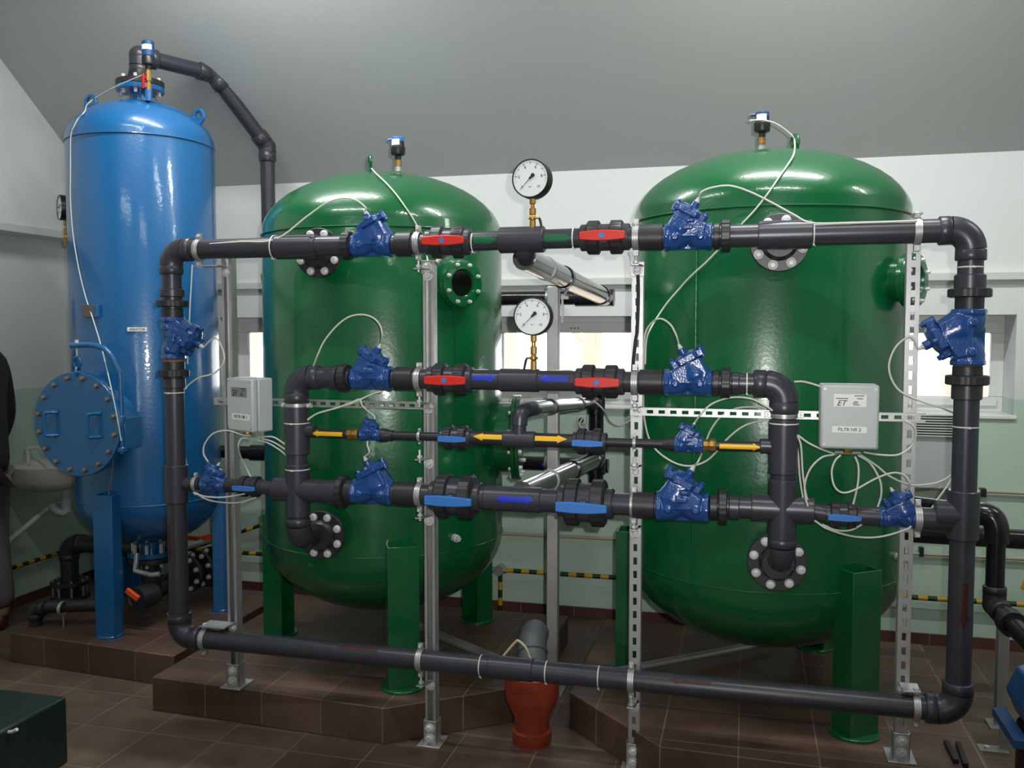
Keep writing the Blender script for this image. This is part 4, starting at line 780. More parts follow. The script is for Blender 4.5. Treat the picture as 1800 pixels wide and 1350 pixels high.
# ================================================================== GAUGES
def gauge(label, c, face, R, pz, with_text=True, lever=1, stem_to=None):
    c = Vector(c); n = Vector(face).normalized(); ux = n.cross(Vector((0, 0, -1))).normalized(); uz = Vector((0, 0, 1))
    ux = uz.cross(n).normalized() * -1 if False else Vector((0, 0, 1)).cross(n).normalized()
    t = thing('pressure_gauge', label, 'gauge', c)
    MB().lathe(c + n * 0.0, -n, [(-0.002, R - 0.0055), (-0.008, R - 0.0045), (-0.008, R - 0.001), (-0.006, R), (0.040, R), (0.046, R - 0.006), (0.046, 0.0001)], 48, caps=False).build('case', 'black', t)
    MB().lathe(c + n * 0.004, n, [(0, R - 0.005), (0.0015, R - 0.005)], 48).build('dial', 'dial', t)
    tm = MB()
    for k in range(51):
        a = math.radians(225 - 270 * k / 50); L = 0.010 if k % 10 == 0 else (0.008 if k % 5 == 0 else 0.004); w = 0.0011 if k % 5 == 0 else 0.0006; d = ux * math.cos(a) + uz * math.sin(a); s = n.cross(d)
        p0 = c + n * 0.0058 + d * (R * 0.86 - L); p1 = c + n * 0.0058 + d * (R * 0.86); tm.add([p0 - s * w, p0 + s * w, p1 + s * w, p1 - s * w], [(0, 1, 2, 3)])
    tm.build('scale_marks', 'ink', t)
    for k, s in enumerate(('0', '2', '4', '6', '8', '10')):
        a = math.radians(225 - 54 * k); d = ux * math.cos(a) + uz * math.sin(a); text_mesh('numeral', s, R * 0.2, 'ink', t, c + n * 0.0056 + d * (R * 0.62), ux, uz)
    text_mesh('lettering', 'bar', R * 0.12, 'ink', t, c + n * 0.0056 - uz * R * 0.42, ux, uz)
    a = math.radians(225); d = ux * math.cos(a) + uz * math.sin(a); s = n.cross(d); q = c + n * 0.0085
    MB().prism([(-0.0012, 0), (0.0012, 0), (0.0004, R * 0.80), (-0.0004, R * 0.80)], q, s, d, n * 0.001).prism([(-0.003, 0), (0.003, 0), (R * 0.11, -R * 0.26), (0, -R * 0.32), (-R * 0.11, -R * 0.26)], q, s, d, n * 0.001).cyl(q, q + n * 0.003, 0.004, seg=12).build('pointer', 'ink', t)
    b0 = c - n * 0.02 - uz * (R - 0.002); H_ = b0.z - pz; m = MB(); m.cyl(b0 + uz * 0.004, (b0.x, b0.y, pz), 0.0072, seg=12)
    m.lathe(b0 + uz * 0.005, (0, 0, -1), [(0, 0.011), (H_ * 0.22, 0.011), (H_ * 0.25, 0.007), (H_ * 0.32, 0.007)], 8); m.lathe(b0 - uz * H_ * 0.32, (0, 0, -1), [(0, 0.009), (H_ * 0.02, 0.012), (H_ * 0.22, 0.012), (H_ * 0.25, 0.008)], 8)
    m.lathe(b0 - uz * H_ * 0.56, (0, 0, -1), [(0, 0.008), (H_ * 0.06, 0.012), (H_ * 0.14, 0.012), (H_ * 0.2, 0.008)], 16); m.lathe(b0 - uz * H_ * 0.75, (0, 0, -1), [(0, 0.011), (H_ * 0.25, 0.011)], 8)
    k = b0 - uz * H_ * 0.66; m.cyl(k, k + ux * lever * 0.026, 0.004, seg=8); m.cyl(k, k - ux * lever * 0.016, 0.004, seg=8); ck = m.build('brass_cock', 'brass', t)
    MB().tube([k + ux * lever * 0.024, k + ux * lever * 0.028 - uz * 0.01, k + ux * lever * 0.036 - uz * 0.048], [0.004, 0.005, 0.004], 8).build('cock_lever', 'black', ck)
    return t
gauge('round pressure gauge above the top pipe, against the wall edge', (-0.7323, 3.09, 2.091), (-0.10, -1, 0.02), 0.067, R1 + 0.044)
gauge('round pressure gauge above the second pipe, before the middle window', (-0.7256, 3.09, 1.617), (0.02, -1, 0.02), 0.067, R2 + 0.038, lever=-1)
q = Vector((-3.314, 3.86, 2.177)); t = gauge('pressure gauge seen edge on at the side of the blue tank', (q.x, q.y, q.z), (-0.62, -0.78, 0), 0.062, 1.989, lever=-1)
MB().tube([(q.x + 0.01, q.y + 0.01, 1.994), (q.x + 0.018, q.y + 0.015, 1.983), (-3.27, 3.89, 1.985)], 0.008, 8).build('brass_elbow', 'brass', t)

# ================================================================== AIR VENTS
def vent(label, c, s, capm='bluep', z0=None):
    c = Vector(c); t = thing('air_vent_valve', label, 'valve', c); up = (0, 0, 1)
    MB().lathe(c, up, [(0, 0.016), (0.018, 0.016), (0.020, 0.012), (0.026, 0.012)], 8).build('hex_nipple', 'zinc', t)
    MB().lathe(c, up, [(0.024, 0.013), (0.026, 0.015), (0.050, 0.015), (0.052, 0.012)], 16).build('brass_fitting', 'brass', t)
    MB().lathe(c, up, [(0.050, 0.013), (0.068, 0.013), (0.072, 0.028), (0.078, 0.031), (0.105, 0.031), (0.110, 0.027), (0.128, 0.026)], 24, flute=12, amp=0.03).build('vent_body', 'black', t)
    cp = MB().lathe(c, up, [(0.128, 0.024), (0.130, 0.027), (0.146, 0.027), (0.150, 0.024)], 24).cyl(c + Vector((-0.02, 0, 0.142)), c + Vector((-0.046, 0, 0.140)), 0.006, seg=8).build('cap', capm, t)
    b = MB(); vs = []; N = 8
    for z in (0.112, 0.138):
        for k in range(N + 1): a = -0.9 + 1.5 * k / N; vs.append(c + Vector((0.0285 * math.sin(a), -0.0285 * math.cos(a), z)))
    b.add(vs, [(k, k + 1, N + 2 + k, N + 1 + k) for k in range(N)]); b.build('maker_label', 'label', t)
    return t
vent('black air vent with blue cap on top of the first green tank', (-1.5, 3.8, 2.265), 1)
vent('black air vent with blue cap on top of the second green tank', (0.0428, 3.78, 2.278), 1, 'pump')
q = Vector((-2.751, 3.8, 2.7)); t = thing('air_vent_valve', 'air vent with blue and white cap standing before the pipe bend over the blue tank', 'valve', q); up = (0, 0, 1)
MB().lathe(q, up, [(-0.01, 0.012), (0.03, 0.012), (0.032, 0.009), (0.04, 0.009), (0.042, 0.013), (0.085, 0.013), (0.087, 0.010), (0.1, 0.010)], 8).build('brass_cock', 'brass', t)
MB().box(q + Vector((-0.022, -0.01, 0.04)), (0.012, 0.01, 0.07)).box(q + Vector((-0.012, -0.01, 0.055)), (0.02, 0.008, 0.012)).build('cock_lever', 'redv', t, bevel=0.002)
MB().lathe(q, up, [(0.095, 0.013), (0.112, 0.015), (0.118, 0.029), (0.15, 0.029), (0.155, 0.026)], 24, flute=12, amp=0.03).build('vent_body', 'black', t)
MB().lathe(q, up, [(0.155, 0.026), (0.157, 0.028), (0.222, 0.028), (0.226, 0.024)], 24).build('cap', 'pump', t)
lbm = MB(); N = 8; vs = []
for z in (0.182, 0.205):
    for k in range(N + 1): a = -1.0 + 2.2 * k / N; vs.append(q + Vector((0.0288 * math.sin(a), -0.0288 * math.cos(a), z)))
lbm.add(vs, [(k, k + 1, N + 2 + k, N + 1 + k) for k in range(N)]); lbm.build('maker_label', 'label', t)

# ================================================================== JUNCTION BOXES
def jbox(label, c, w, h, d, rz, lab, sticker, gl):
    c = Vector(c); t = thing('junction_box', label, 'box', c); R = Matrix.Rotation(rz, 3, 'Z'); ux = R @ Vector((1, 0, 0)); n = R @ Vector((0, -1, 0)); uz = Vector((0, 0, 1))
    MB().box(c - n * d * 0.35, (w, d * 0.7, h), R).build('enclosure', 'box', t, bevel=0.006); cv = MB().box(c + n * d * 0.15, (w, d * 0.28, h), R).build('cover', 'box', t, bevel=0.008)
    fc = c + n * (d * 0.29)
    for sx in (-1, 1):
        for sz in (-1, 1): q = fc + ux * sx * (w / 2 - 0.012) + uz * sz * (h / 2 - 0.014); MB().cyl(q - n * 0.002, q + n * 0.001, 0.0038, seg=10).build('cover_screw', 'zincd', cv)
    s = MB().box(fc + ux * sticker[0] + uz * sticker[1], (sticker[2], 0.001, sticker[3]), R).build('maker_sticker', sticker[4], t)
    ink = 'ink'; q = fc + n * 0.0006 + ux * sticker[0] + uz * sticker[1]; text_mesh('lettering', 'ET', sticker[3] * 0.62, ink, s, q - ux * sticker[2] * 0.27 - uz * sticker[3] * 0.22, ux, uz, shear=0.35)
    for k, (dx, dz, L) in enumerate(((0.28, 0.38, 0.3), (-0.25, 0.16, 0.38), (0.3, 0.16, 0.18), (0.18, -0.1, 0.14), (0.16, -0.22, 0.16), (0.2, -0.34, 0.2))):
        MB().box(q + ux * dx * sticker[2] + uz * dz * sticker[3], (L * sticker[2], 0.0005, 0.0022), R).build('print_line', ink, s)
    s = MB().box(fc + ux * lab[1] + uz * lab[2], (lab[3], 0.001, lab[4]), R).build('name_label', 'label', t); text_mesh('lettering', lab[0], lab[4] * 0.72, 'ink', s, fc + n * 0.0006 + ux * lab[1] + uz * lab[2], ux, uz)
    g = MB()
    b0 = c - uz * h / 2 - n * 0.01
    MB().lathe(b0 - ux * 0.0, (0, 0, -1), [(-0.002, 0.013), (0.010, 0.013), (0.012, 0.016), (0.018, 0.016)], 8).build('brass_gland', 'brass', t)
    for k in range(4): q = b0 + ux * (-0.03 + 0.02 * k) - uz * 0.016; MB().cyl(q - ux * 0.01, q + ux * 0.01, 0.006, seg=8).build('push_fitting', 'zinc', t)
    return t
jbox('grey junction box of filter one, turned slightly beside the blue tank', (-1.848, 3.09, 1.287), 0.165, 0.203, 0.095, -0.42, ('FILTR NR 1', 0.01, -0.045, 0.11, 0.024), (0.0, 0.048, 0.098, 0.036, 'labelg'), 0)
jbox('grey junction box of filter two on the rail before the second green tank', (0.3181, 3.09, 1.293), 0.176, 0.206, 0.095, 0.0, ('FILTR NR 2', 0.0, -0.040, 0.104, 0.020), (0.0, 0.053, 0.098, 0.040, 'label'), 0)

# ================================================================== CABLES
def cable(label, pts, r=0.0032, m='cable', group=None, n=8, v=None):
    if v is not None: pts = [gland(v)] + list(pts[1:])
    o = MB().tube(spline(pts, n), r, 8).build('cable', m, loc=pts[0]); return tag(o, label, 'cable', group)
G1 = 'white valve cables'
cable('white cable arching from the first top cast valve along the top pipe', [(-1.333, 3.1, 1.986), (-1.35, 3.1, 2.012), (-1.384, 3.1, 2.039), (-1.435, 3.1, 2.051), (-1.503, 3.1, 2.037), (-1.584, 3.1, 1.99), (-1.711, 3.09, 1.907), (-1.863, 3.09, 1.902), (-2.028, 3.09, 1.895)], group=G1, v=v1l)
cable('white cable from the lug of the first green tank down to the post', [(-1.601, 3.74, 2.274), (-1.481, 3.513, 2.207), (-1.412, 3.44, 2.159), (-1.355, 3.4, 2.108), (-1.308, 3.382, 2.053), (-1.271, 3.385, 1.997), (-1.248, 3.399, 1.945), (-1.236, 3.41, 1.901), (-1.23, 3.414, 1.861), (-1.161, 3.24, 1.821)], group=G1)
cable('white cable arching high from the second pipe cast valve of the first tank', [(-1.291, 3.09, 1.516), (-1.286, 3.09, 1.549), (-1.295, 3.09, 1.587), (-1.323, 3.09, 1.615), (-1.368, 3.09, 1.626), (-1.42, 3.09, 1.616), (-1.47, 3.09, 1.581), (-1.517, 3.09, 1.528), (-1.545, 3.09, 1.475), (-1.574, 3.11, 1.43)], group=G1, v=v2l)
cable('white cable bent sharply up from the small thin-pipe valve of the first tank', [(-1.354, 3.09, 1.261), (-1.365, 3.09, 1.29), (-1.378, 3.09, 1.315), (-1.401, 3.07, 1.304), (-1.442, 3.07, 1.29), (-1.499, 3.07, 1.272), (-1.548, 3.08, 1.258), (-1.583, 3.08, 1.234)], group=G1, v=v3l)
cable('white cable running behind the first rail under the second pipe', [(-1.292, 3.1, 1.345), (-1.319, 3.1, 1.339), (-1.364, 3.1, 1.321), (-1.401, 3.08, 1.301), (-1.464, 3.07, 1.282), (-1.533, 3.07, 1.263), (-1.577, 3.07, 1.239)], group=G1)
cable('short white cable between the small valve and the large valve of the first tank', [(-1.342, 3.1, 1.094), (-1.346, 3.1, 1.119), (-1.353, 3.1, 1.145), (-1.352, 3.1, 1.161)], group=G1, v=v4l)
cable('white cable looping from the top cast valve of the second tank along the pipe', [(-0.1678, 3.1, 2.002), (-0.1533, 3.1, 2.026), (-0.1149, 3.1, 2.039), (-0.0603, 3.1, 2.041), (0.0032, 3.1, 2.018), (0.0752, 3.1, 1.979), (0.1376, 3.1, 1.942), (0.1952, 3.09, 1.912), (0.3189, 3.09, 1.909), (0.42, 3.09, 1.909), (0.5061, 3.09, 1.91)], group=G1, v=v1r)
cable('long white cable from the second tank vent slanting down to the post', [(-0.0047, 3.74, 2.389), (0.0425, 3.73, 2.386), (0.0963, 3.74, 2.37), (0.1556, 3.77, 2.329), (0.1655, 3.74, 2.292)] + [(0.1476, 3.408, 2.189), (0.1222, 3.327, 2.136), (0.0913, 3.281, 2.085), (0.0598, 3.257, 2.035), (0.0193, 3.254, 1.982), (-0.0272, 3.26, 1.932), (-0.0668, 3.269, 1.885), (-0.1052, 3.281, 1.848), (-0.1483, 3.298, 1.806), (-0.1986, 3.323, 1.763), (-0.2464, 3.354, 1.714), (-0.2886, 3.33, 1.66), (-0.3297, 3.24, 1.58), (-0.3467, 3.235, 1.53), (-0.35, 3.235, 1.449)], group=G1)
cable('white cable in a deep loop from the flash-lit cast valve', [(-0.222, 3.1, 1.52), (-0.2317, 3.1, 1.551), (-0.2529, 3.1, 1.589), (-0.2872, 3.1, 1.608), (-0.3235, 3.14, 1.589), (-0.3446, 3.16, 1.541), (-0.3519, 3.2, 1.411), (-0.3509, 3.22, 1.269), (-0.324, 3.22, 1.169), (-0.2621, 3.2, 1.117), (-0.1934, 3.2, 1.097), (-0.1259, 3.2, 1.122), (-0.0598, 3.2, 1.199), (-0.0037, 3.2, 1.244), (0.067, 3.19, 1.266)], group=G1, v=v2r)
cable('white cable looping over the thin pipe from the small valve of the second tank', [(-0.1627, 3.1, 1.257), (-0.1481, 3.1, 1.288), (-0.1113, 3.1, 1.324), (-0.0506, 3.1, 1.346), (0.0133, 3.1, 1.343), (0.0586, 3.08, 1.323), (0.0821, 3.08, 1.307)], group=G1, v=v3r)
cable('white cable rising from the largest cast valve to the second rail', [(-0.1702, 3.1, 1.095), (-0.1537, 3.1, 1.131), (-0.1386, 3.17, 1.171), (-0.1172, 3.19, 1.228), (-0.0797, 3.19, 1.278), (-0.0233, 3.19, 1.305), (0.0606, 3.18, 1.309)], group=G1, v=v4r)
cable('white cable looping from the upright outlet valve behind the riser', [(0.5363, 3.1, 1.556), (0.4998, 3.12, 1.548), (0.4585, 3.12, 1.516), (0.4394, 3.12, 1.461), (0.4491, 3.12, 1.41), (0.4788, 3.12, 1.371), (0.5384, 3.12, 1.343), (0.5971, 3.12, 1.324), (0.6417, 3.15, 1.304)], group=G1, v=vur)
cable('white cable curling from the upright valve before the blue tank', [(-2.023, 3.1, 1.552), (-1.979, 3.1, 1.54), (-1.948, 3.1, 1.5), (-1.929, 3.08, 1.451), (-1.969, 3.08, 1.407), (-2.038, 3.08, 1.387), (-2.095, 3.1, 1.359), (-2.113, 3.1, 1.341)], group=G1, v=vul)
cable('white cable arching from the first grey box down to the small riser valve', [(-1.823, 3.08, 1.169), (-1.859, 3.08, 1.172), (-1.92, 3.08, 1.186), (-1.981, 3.08, 1.173), (-2.019, 3.08, 1.132), (-2.025, 3.08, 1.093), (-2.006, 3.08, 1.062)], group=G1)
cable('white cable dropping from the first grey box behind the ball valve', [(-1.833, 3.08, 1.16), (-1.862, 3.08, 1.155), (-1.875, 3.08, 1.126), (-1.887, 3.12, 1.076), (-1.878, 3.14, 1.036), (-1.855, 3.13, 1.003)], group=G1)
for i, (a, b, lab) in enumerate((('upper', 0, ''), ('middle', 6, ''), ('lower', 12, ''))):
    pts = [[(-1.798, 3.1, 1.163), (-1.743, 3.1, 1.165), (-1.71, 3.1, 1.151), (-1.684, 3.1, 1.134)], [(-1.786, 3.1, 1.157), (-1.743, 3.1, 1.147), (-1.706, 3.1, 1.129), (-1.684, 3.1, 1.115)], [(-1.806, 3.1, 1.15), (-1.763, 3.1, 1.142), (-1.715, 3.1, 1.118), (-1.685, 3.1, 1.097)]][i]
    cable('%s of three white cables running from the first grey box to the upright' % a, pts, group=G1, r=0.003)
cable('white cable lying under the small valve of the blue tank riser', [(-2.074, 3.08, 0.9397), (-2.019, 3.08, 0.9266), (-1.937, 3.08, 0.9282), (-1.851, 3.08, 0.9453)], group=G1); cable('lower white cable sagging under the first small ball valve', [(-2.068, 3.09, 0.9338), (-2.006, 3.09, 0.9099), (-1.895, 3.09, 0.9063), (-1.809, 3.09, 0.9302)], group=G1)
# around the second box
B2 = 'white cables under the second grey box'
cable('white cable from the bend of the second tank to the top of its grey box', [(0.1489, 3.1, 1.401), (0.1772, 3.1, 1.402), (0.2126, 3.1, 1.393), (0.2373, 3.1, 1.384)], group=B2)
cable('white cable curving out of the second box to the big cross', [(0.2747, 3.08, 1.169), (0.2384, 3.08, 1.159), (0.204, 3.08, 1.122), (0.1873, 3.08, 1.071), (0.19, 3.08, 1.025), (0.1975, 3.08, 0.9973)], group=B2)
cable('white cable in a large loop from second box to small riser valve', [(0.2936, 3.06, 1.171), (0.2767, 3.06, 1.152), (0.2671, 3.06, 1.115), (0.2767, 3.06, 1.069), (0.3029, 3.06, 1.05), (0.342, 3.06, 1.063), (0.4006, 3.06, 1.1), (0.4506, 3.06, 1.12), (0.4841, 3.06, 1.113), (0.4997, 3.06, 1.088), (0.4985, 3.1, 1.052)], group=B2)
cable('white cable dropping from the second box to the small ball valve', [(0.3375, 3.07, 1.166), (0.3484, 3.07, 1.135), (0.3479, 3.07, 1.08), (0.3356, 3.07, 1.013)], group=B2)
cable('white cable bending from the second box down behind the small valve', [(0.3482, 3.09, 1.169), (0.3864, 3.09, 1.143), (0.4166, 3.09, 1.089), (0.421, 3.09, 1.043), (0.4117, 3.09, 1.004)], group=B2)
cable('white cable from the second box running across the last post to the riser', [(0.3573, 3.11, 1.168), (0.4062, 3.11, 1.135), (0.4497, 3.11, 1.1), (0.5161, 3.15, 1.07), (0.5858, 3.16, 1.075), (0.6274, 3.16, 1.095), (0.652, 3.16, 1.119)], group=B2)
cable('white cable from the second box curling up to the end of the rail', [(0.3675, 3.11, 1.176), (0.4226, 3.11, 1.169), (0.4735, 3.11, 1.172), (0.5149, 3.14, 1.196), (0.5276, 3.14, 1.233), (0.5184, 3.14, 1.264), (0.4941, 3.15, 1.278)], group=B2)
cable('white cable from the inner upright to the second box', [(0.1595, 3.11, 1.229), (0.1956, 3.11, 1.202), (0.2402, 3.11, 1.181), (0.2844, 3.11, 1.166)], group=B2)
cable('first of two parallel white cables hanging beside the second inner upright', [(0.1608, 3.1, 1.228), (0.1739, 3.1, 1.19), (0.1808, 3.1, 1.105), (0.1928, 3.1, 1.031), (0.2059, 3.1, 0.9939)], group=B2); cable('second of two parallel white cables beside the second inner upright', [(0.1561, 3.11, 1.22), (0.1661, 3.11, 1.16), (0.1728, 3.11, 1.085), (0.1849, 3.11, 1.01)], group=B2)
cable('white cable sagging under the second small ball valve', [(0.2202, 3.09, 0.9497), (0.2612, 3.09, 0.9238), (0.34, 3.09, 0.904), (0.4173, 3.09, 0.9066), (0.493, 3.09, 0.9329), (0.5129, 3.09, 0.9468)], group=B2); cable('second white cable under the small ball valve of the second tank', [(0.2441, 3.1, 0.9357), (0.2884, 3.1, 0.9194), (0.332, 3.1, 0.9218), (0.3662, 3.1, 0.9423)], group=B2)
cable('white cable slanting from the outlet riser tee up behind the riser', [(0.5791, 3.14, 0.9954), (0.6, 3.14, 1.033), (0.6289, 3.14, 1.08), (0.6478, 3.14, 1.125)], group=B2)
# blue tank cables
cable('long white cable over the lug and down the side of the blue tank', [(-2.786, 3.8, 2.771), (-2.967, 3.83, 2.733), (-3.131, 3.86, 2.68)] + [(-2.989, 3.652, 2.58), (-3.006, 3.63, 2.545), (-3.022, 3.619, 2.507), (-3.04, 3.62, 2.473), (-3.049, 3.624, 2.406), (-3.054, 3.626, 2.308), (-3.062, 3.63, 2.178), (-3.049, 3.624, 2.019), (-3.012, 3.61, 1.86), (-2.97, 3.599, 1.728), (-2.909, 3.57, 1.622), (-2.811, 3.5, 1.494), (-2.703, 3.42, 1.321), (-2.659, 3.4, 1.186), (-2.642, 3.4, 1.086)], r=0.0026)
cable('thin dark cable dropping below the manhole to the front leg', [(-2.721, 3.45, 1.02), (-2.732, 3.45, 0.9376), (-2.75, 3.45, 0.855), (-2.75, 3.45, 0.8345)], r=0.002, m='boltd')
cable('white cable behind the riser down the blue tank, upper stretch', [(-2.238, 3.35, 1.841), (-2.245, 3.35, 1.759), (-2.253, 3.35, 1.665), (-2.261, 3.35, 1.546), (-2.27, 3.35, 1.427)], r=0.003); cable('white cable beside the riser tee, lower stretch', [(-2.169, 3.16, 1.123), (-2.162, 3.16, 1.073), (-2.154, 3.16, 1.009)], r=0.003)
cable('white cable lying on the second pipe behind its gauge', [(-0.9531, 3.13, 1.425), (-0.9148, 3.13, 1.427), (-0.8767, 3.13, 1.422), (-0.8409, 3.13, 1.416), (-0.799, 3.13, 1.423), (-0.7471, 3.13, 1.419), (-0.6853, 3.13, 1.424), (-0.6039, 3.13, 1.429), (-0.5877, 3.13, 1.423)], r=0.003)
cable('white cable curving between header pipe and slotted post near the wall', [(-0.8153, 4.6, 1.118), (-0.8239, 4.55, 1.085), (-0.7857, 4.5, 1.071), (-0.7484, 4.45, 1.065)], r=0.004)
cable('white cable hanging in a bow behind the slotted post near the wall', [(-0.7807, 4.5, 1.234), (-0.7126, 4.4, 1.214), (-0.6732, 4.4, 1.176), (-0.6596, 4.5, 1.111), (-0.6217, 4.6, 1.082), (-0.5764, 4.7, 1.105)], r=0.004)

# ================================================================== CENTRE: column, drain, wall items
t = thing('steel_column', 'square galvanised steel column standing between the green tanks', 'post', (-0.80, 3.86, 0)); MB().bb(-0.825, -0.775, 3.78, 3.82, 0.0, 1.755).build('square_tube', 'zinc', t, bevel=0.004); MB().bb(-0.85, -0.75, 3.75, 3.85, 0.0, 0.008).build('base_plate', 'zinc', t)
MB().bb(-0.760, -0.752, 3.765, 3.775, 1.60, 1.72).cyl((-0.756, 3.77, 1.70), (-0.725, 3.77, 1.76), 0.006, seg=8).box((-0.745, 3.765, 1.705), (0.03, 0.02, 0.012)).build('hanger', 'zinc', t)
q = Vector((-0.7816, 3.3, -0.0031)); t = thing('floor_drain', 'orange plastic drain reducer standing in the floor between the plinths', 'drain', (-0.775, 3.30, 0.0))
dc = (-0.775, 3.30, 0.0)
MB().lathe(dc, (0, 0, 1), [(0.0, 0.058), (0.0, 0.070), (0.012, 0.074), (0.05, 0.076), (0.056, 0.066), (0.10, 0.068), (0.17, 0.098), (0.185, 0.103), (0.27, 0.103), (0.275, 0.099), (0.275, 0.09), (0.18, 0.088), (0.12, 0.055), (0.01, 0.05)], 48, caps=False).build('drain_body', 'drain', t)
MB().lathe(dc, (0, 0, 1), [(0, 0.0001), (0.0, 0.0735), (0.004, 0.0735)], 32).build('floor_collar', 'drain', t)
t = thing('drain_pipe', 'grey pipe bend draining into the orange reducer', 'pipe', (-0.80, 3.32, 0.2)); el = spline([(-0.775, 3.30, 0.20), (-0.775, 3.31, 0.30), (-0.79, 3.37, 0.36), (-0.80, 3.46, 0.37)], 6); MB().tube(el, 0.055, 28).ring(el[9], el[10] - el[8], 0.056, 0.005).build('bend', 'pvc_light', t)
t = thing('drain_pipe', 'grey drain pipe from the first green tank to the orange reducer', 'pipe', (-1.2, 3.7, 0.2)); MB().cyl((-1.455, 3.915, 0.19), (-0.9147, 3.446, 0.24), 0.020, seg=18).build('pipe', 'zincd', t); MB().cyl((-1.495, 3.947, 0.19), (-1.447, 3.909, 0.19), 0.021, seg=18).build('end_piece', 'yel', t)
t = thing('drain_pipe', 'grey drain pipe from the second green tank to the orange reducer', 'pipe', (-0.2, 3.7, 0.2)); MB().cyl((0.1076, 4.134, 0.18), (-0.5596, 3.521, 0.2), 0.016, seg=18).build('pipe', 'zincd', t)
o = MB().tube(spline([(-0.9166, 3.22, 0.2735), (-0.8767, 3.22, 0.3382), (-0.8218, 3.22, 0.408), (-0.8065, 3.22, 0.4158), (-0.7783, 3.22, 0.3903), (-0.7565, 3.22, 0.3385), (-0.7284, 3.22, 0.3089)], 6), 0.005, 8).build('hose', 'cream', loc=(-0.8218, 3.22, 0.408)); tag(o, 'thin cream hose looped up beside the orange drain', 'hose')

def wallpipe(label, a, b, r, m, cat='pipe'):
    t = thing('wall_pipe', label, cat, a); MB().cyl(a, b, r, seg=14).build('pipe', m, t); return t
HY = WY - 0.045
t = wallpipe('yellow and black striped pipe along the foot of the window wall', (-3.95, HY, 0.236), (3.4, HY, 0.250), 0.0125, 'hazx')
for x in (-1.05, 1.05, -2.6, 2.2): MB().bb(x - 0.008, x + 0.008, HY, WY, 0.215, 0.232).ring((x, HY, 0.24), (1, 0, 0), 0.015, 0.003, 16, 6).build('pipe_clip', 'zinc', t)
t = wallpipe('short striped drop pipe with a round junction near the first green tank', (-1.31, HY, 0.235), (-1.31, HY, 0.012), 0.0125, 'hazz'); MB().cyl((-1.316, WY, 0.24), (-1.316, HY - 0.02, 0.24), 0.028, seg=20).cyl((-1.316 - 0.04, HY, 0.24), (-1.316 + 0.04, HY, 0.24), 0.018, seg=12).build('junction', 'zincd', t)
t = wallpipe('yellow and black striped pipe along the side wall behind the sink', (WX + 0.04, 1.5, 0.252), (WX + 0.04, WY - 0.05, 0.24), 0.0125, 'hazy'); MB().bb(WX, WX + 0.04, 4.05, 4.066, 0.22, 0.24).build('pipe_clip', 'zinc', t)
t = wallpipe('slanting striped bar on the window wall between blue tank and first green tank', (-3.285, 4.78, 0.2338), (-2.756, 4.78, 0.4228), 0.011, 'hazx')
t = wallpipe('thin beige conduit running low along the window wall', (-1.9, WY - 0.02, 0.435), (3.4, WY - 0.02, 0.482), 0.009, 'cream')
for x in (-1.04, 0.85, 1.2): MB().bb(x - 0.01, x + 0.01, WY - 0.035, WY, 0.43 + 0.01 * (x + 1), 0.475 + 0.01 * (x + 1)).build('pipe_clip', 'black', t)
t = wallpipe('thin beige conduit at mid height on the window wall beside the outlet riser', (0.55, WY - 0.02, 0.788), (3.4, WY - 0.02, 0.775), 0.008, 'cream')
for x in (1.12,): MB().bb(x - 0.012, x + 0.012, WY - 0.04, WY, 0.76, 0.80).build('pipe_clip', 'black', t)
t = wallpipe('white conduit under the middle window sill', (-1.25, WY - 0.02, -2.937 * 0 + 1.155), (-0.45, WY - 0.02, 1.150), 0.008, 'wplast')
t = wallpipe('second white conduit lower under the middle window', (-1.25, WY - 0.03, 0.8037 + 0.17), (-0.45, WY - 0.03, 0.8037 + 0.165), 0.012, 'wplast')
t = thing('ventilation_grille', 'white ventilation unit with a grille under the window beside the riser', 'ventilation unit', (0.77, 4.79, 0.80)); MB().bb(0.52, 1.03, 4.74, WY, 0.802, 1.165).build('housing', 'box', t, bevel=0.006)
g = MB(); g.bb(0.80, 1.0, 4.732, 4.742, 1.058, 1.155)
g.build('grille_back', 'black', t); g = MB()
for k in range(9): g.bb(0.79, 1.01, 4.724, 4.738, 1.058 + k * 0.0125, 1.0635 + k * 0.0125)
g.build('grille_slats', 'wtrim', t)
for i, (x, y, lab) in enumerate(((1023, 735, 'small white wall socket beside the dark header pipe'), (1108, 740, 'small white wall socket behind the slotted post'))):
    q = Vector((-0.8591 if i == 0 else -0.5862, 4.83, 1.086)); t = thing('wall_socket', lab, 'socket', q); MB().box(q, (0.05, 0.04, 0.05)).build('socket_box', 'box', t, bevel=0.004); MB().cyl(q - Vector((0, 0.02, 0)), q - Vector((0, 0.035, 0)), 0.014, seg=14).build('plug', 'black', t)

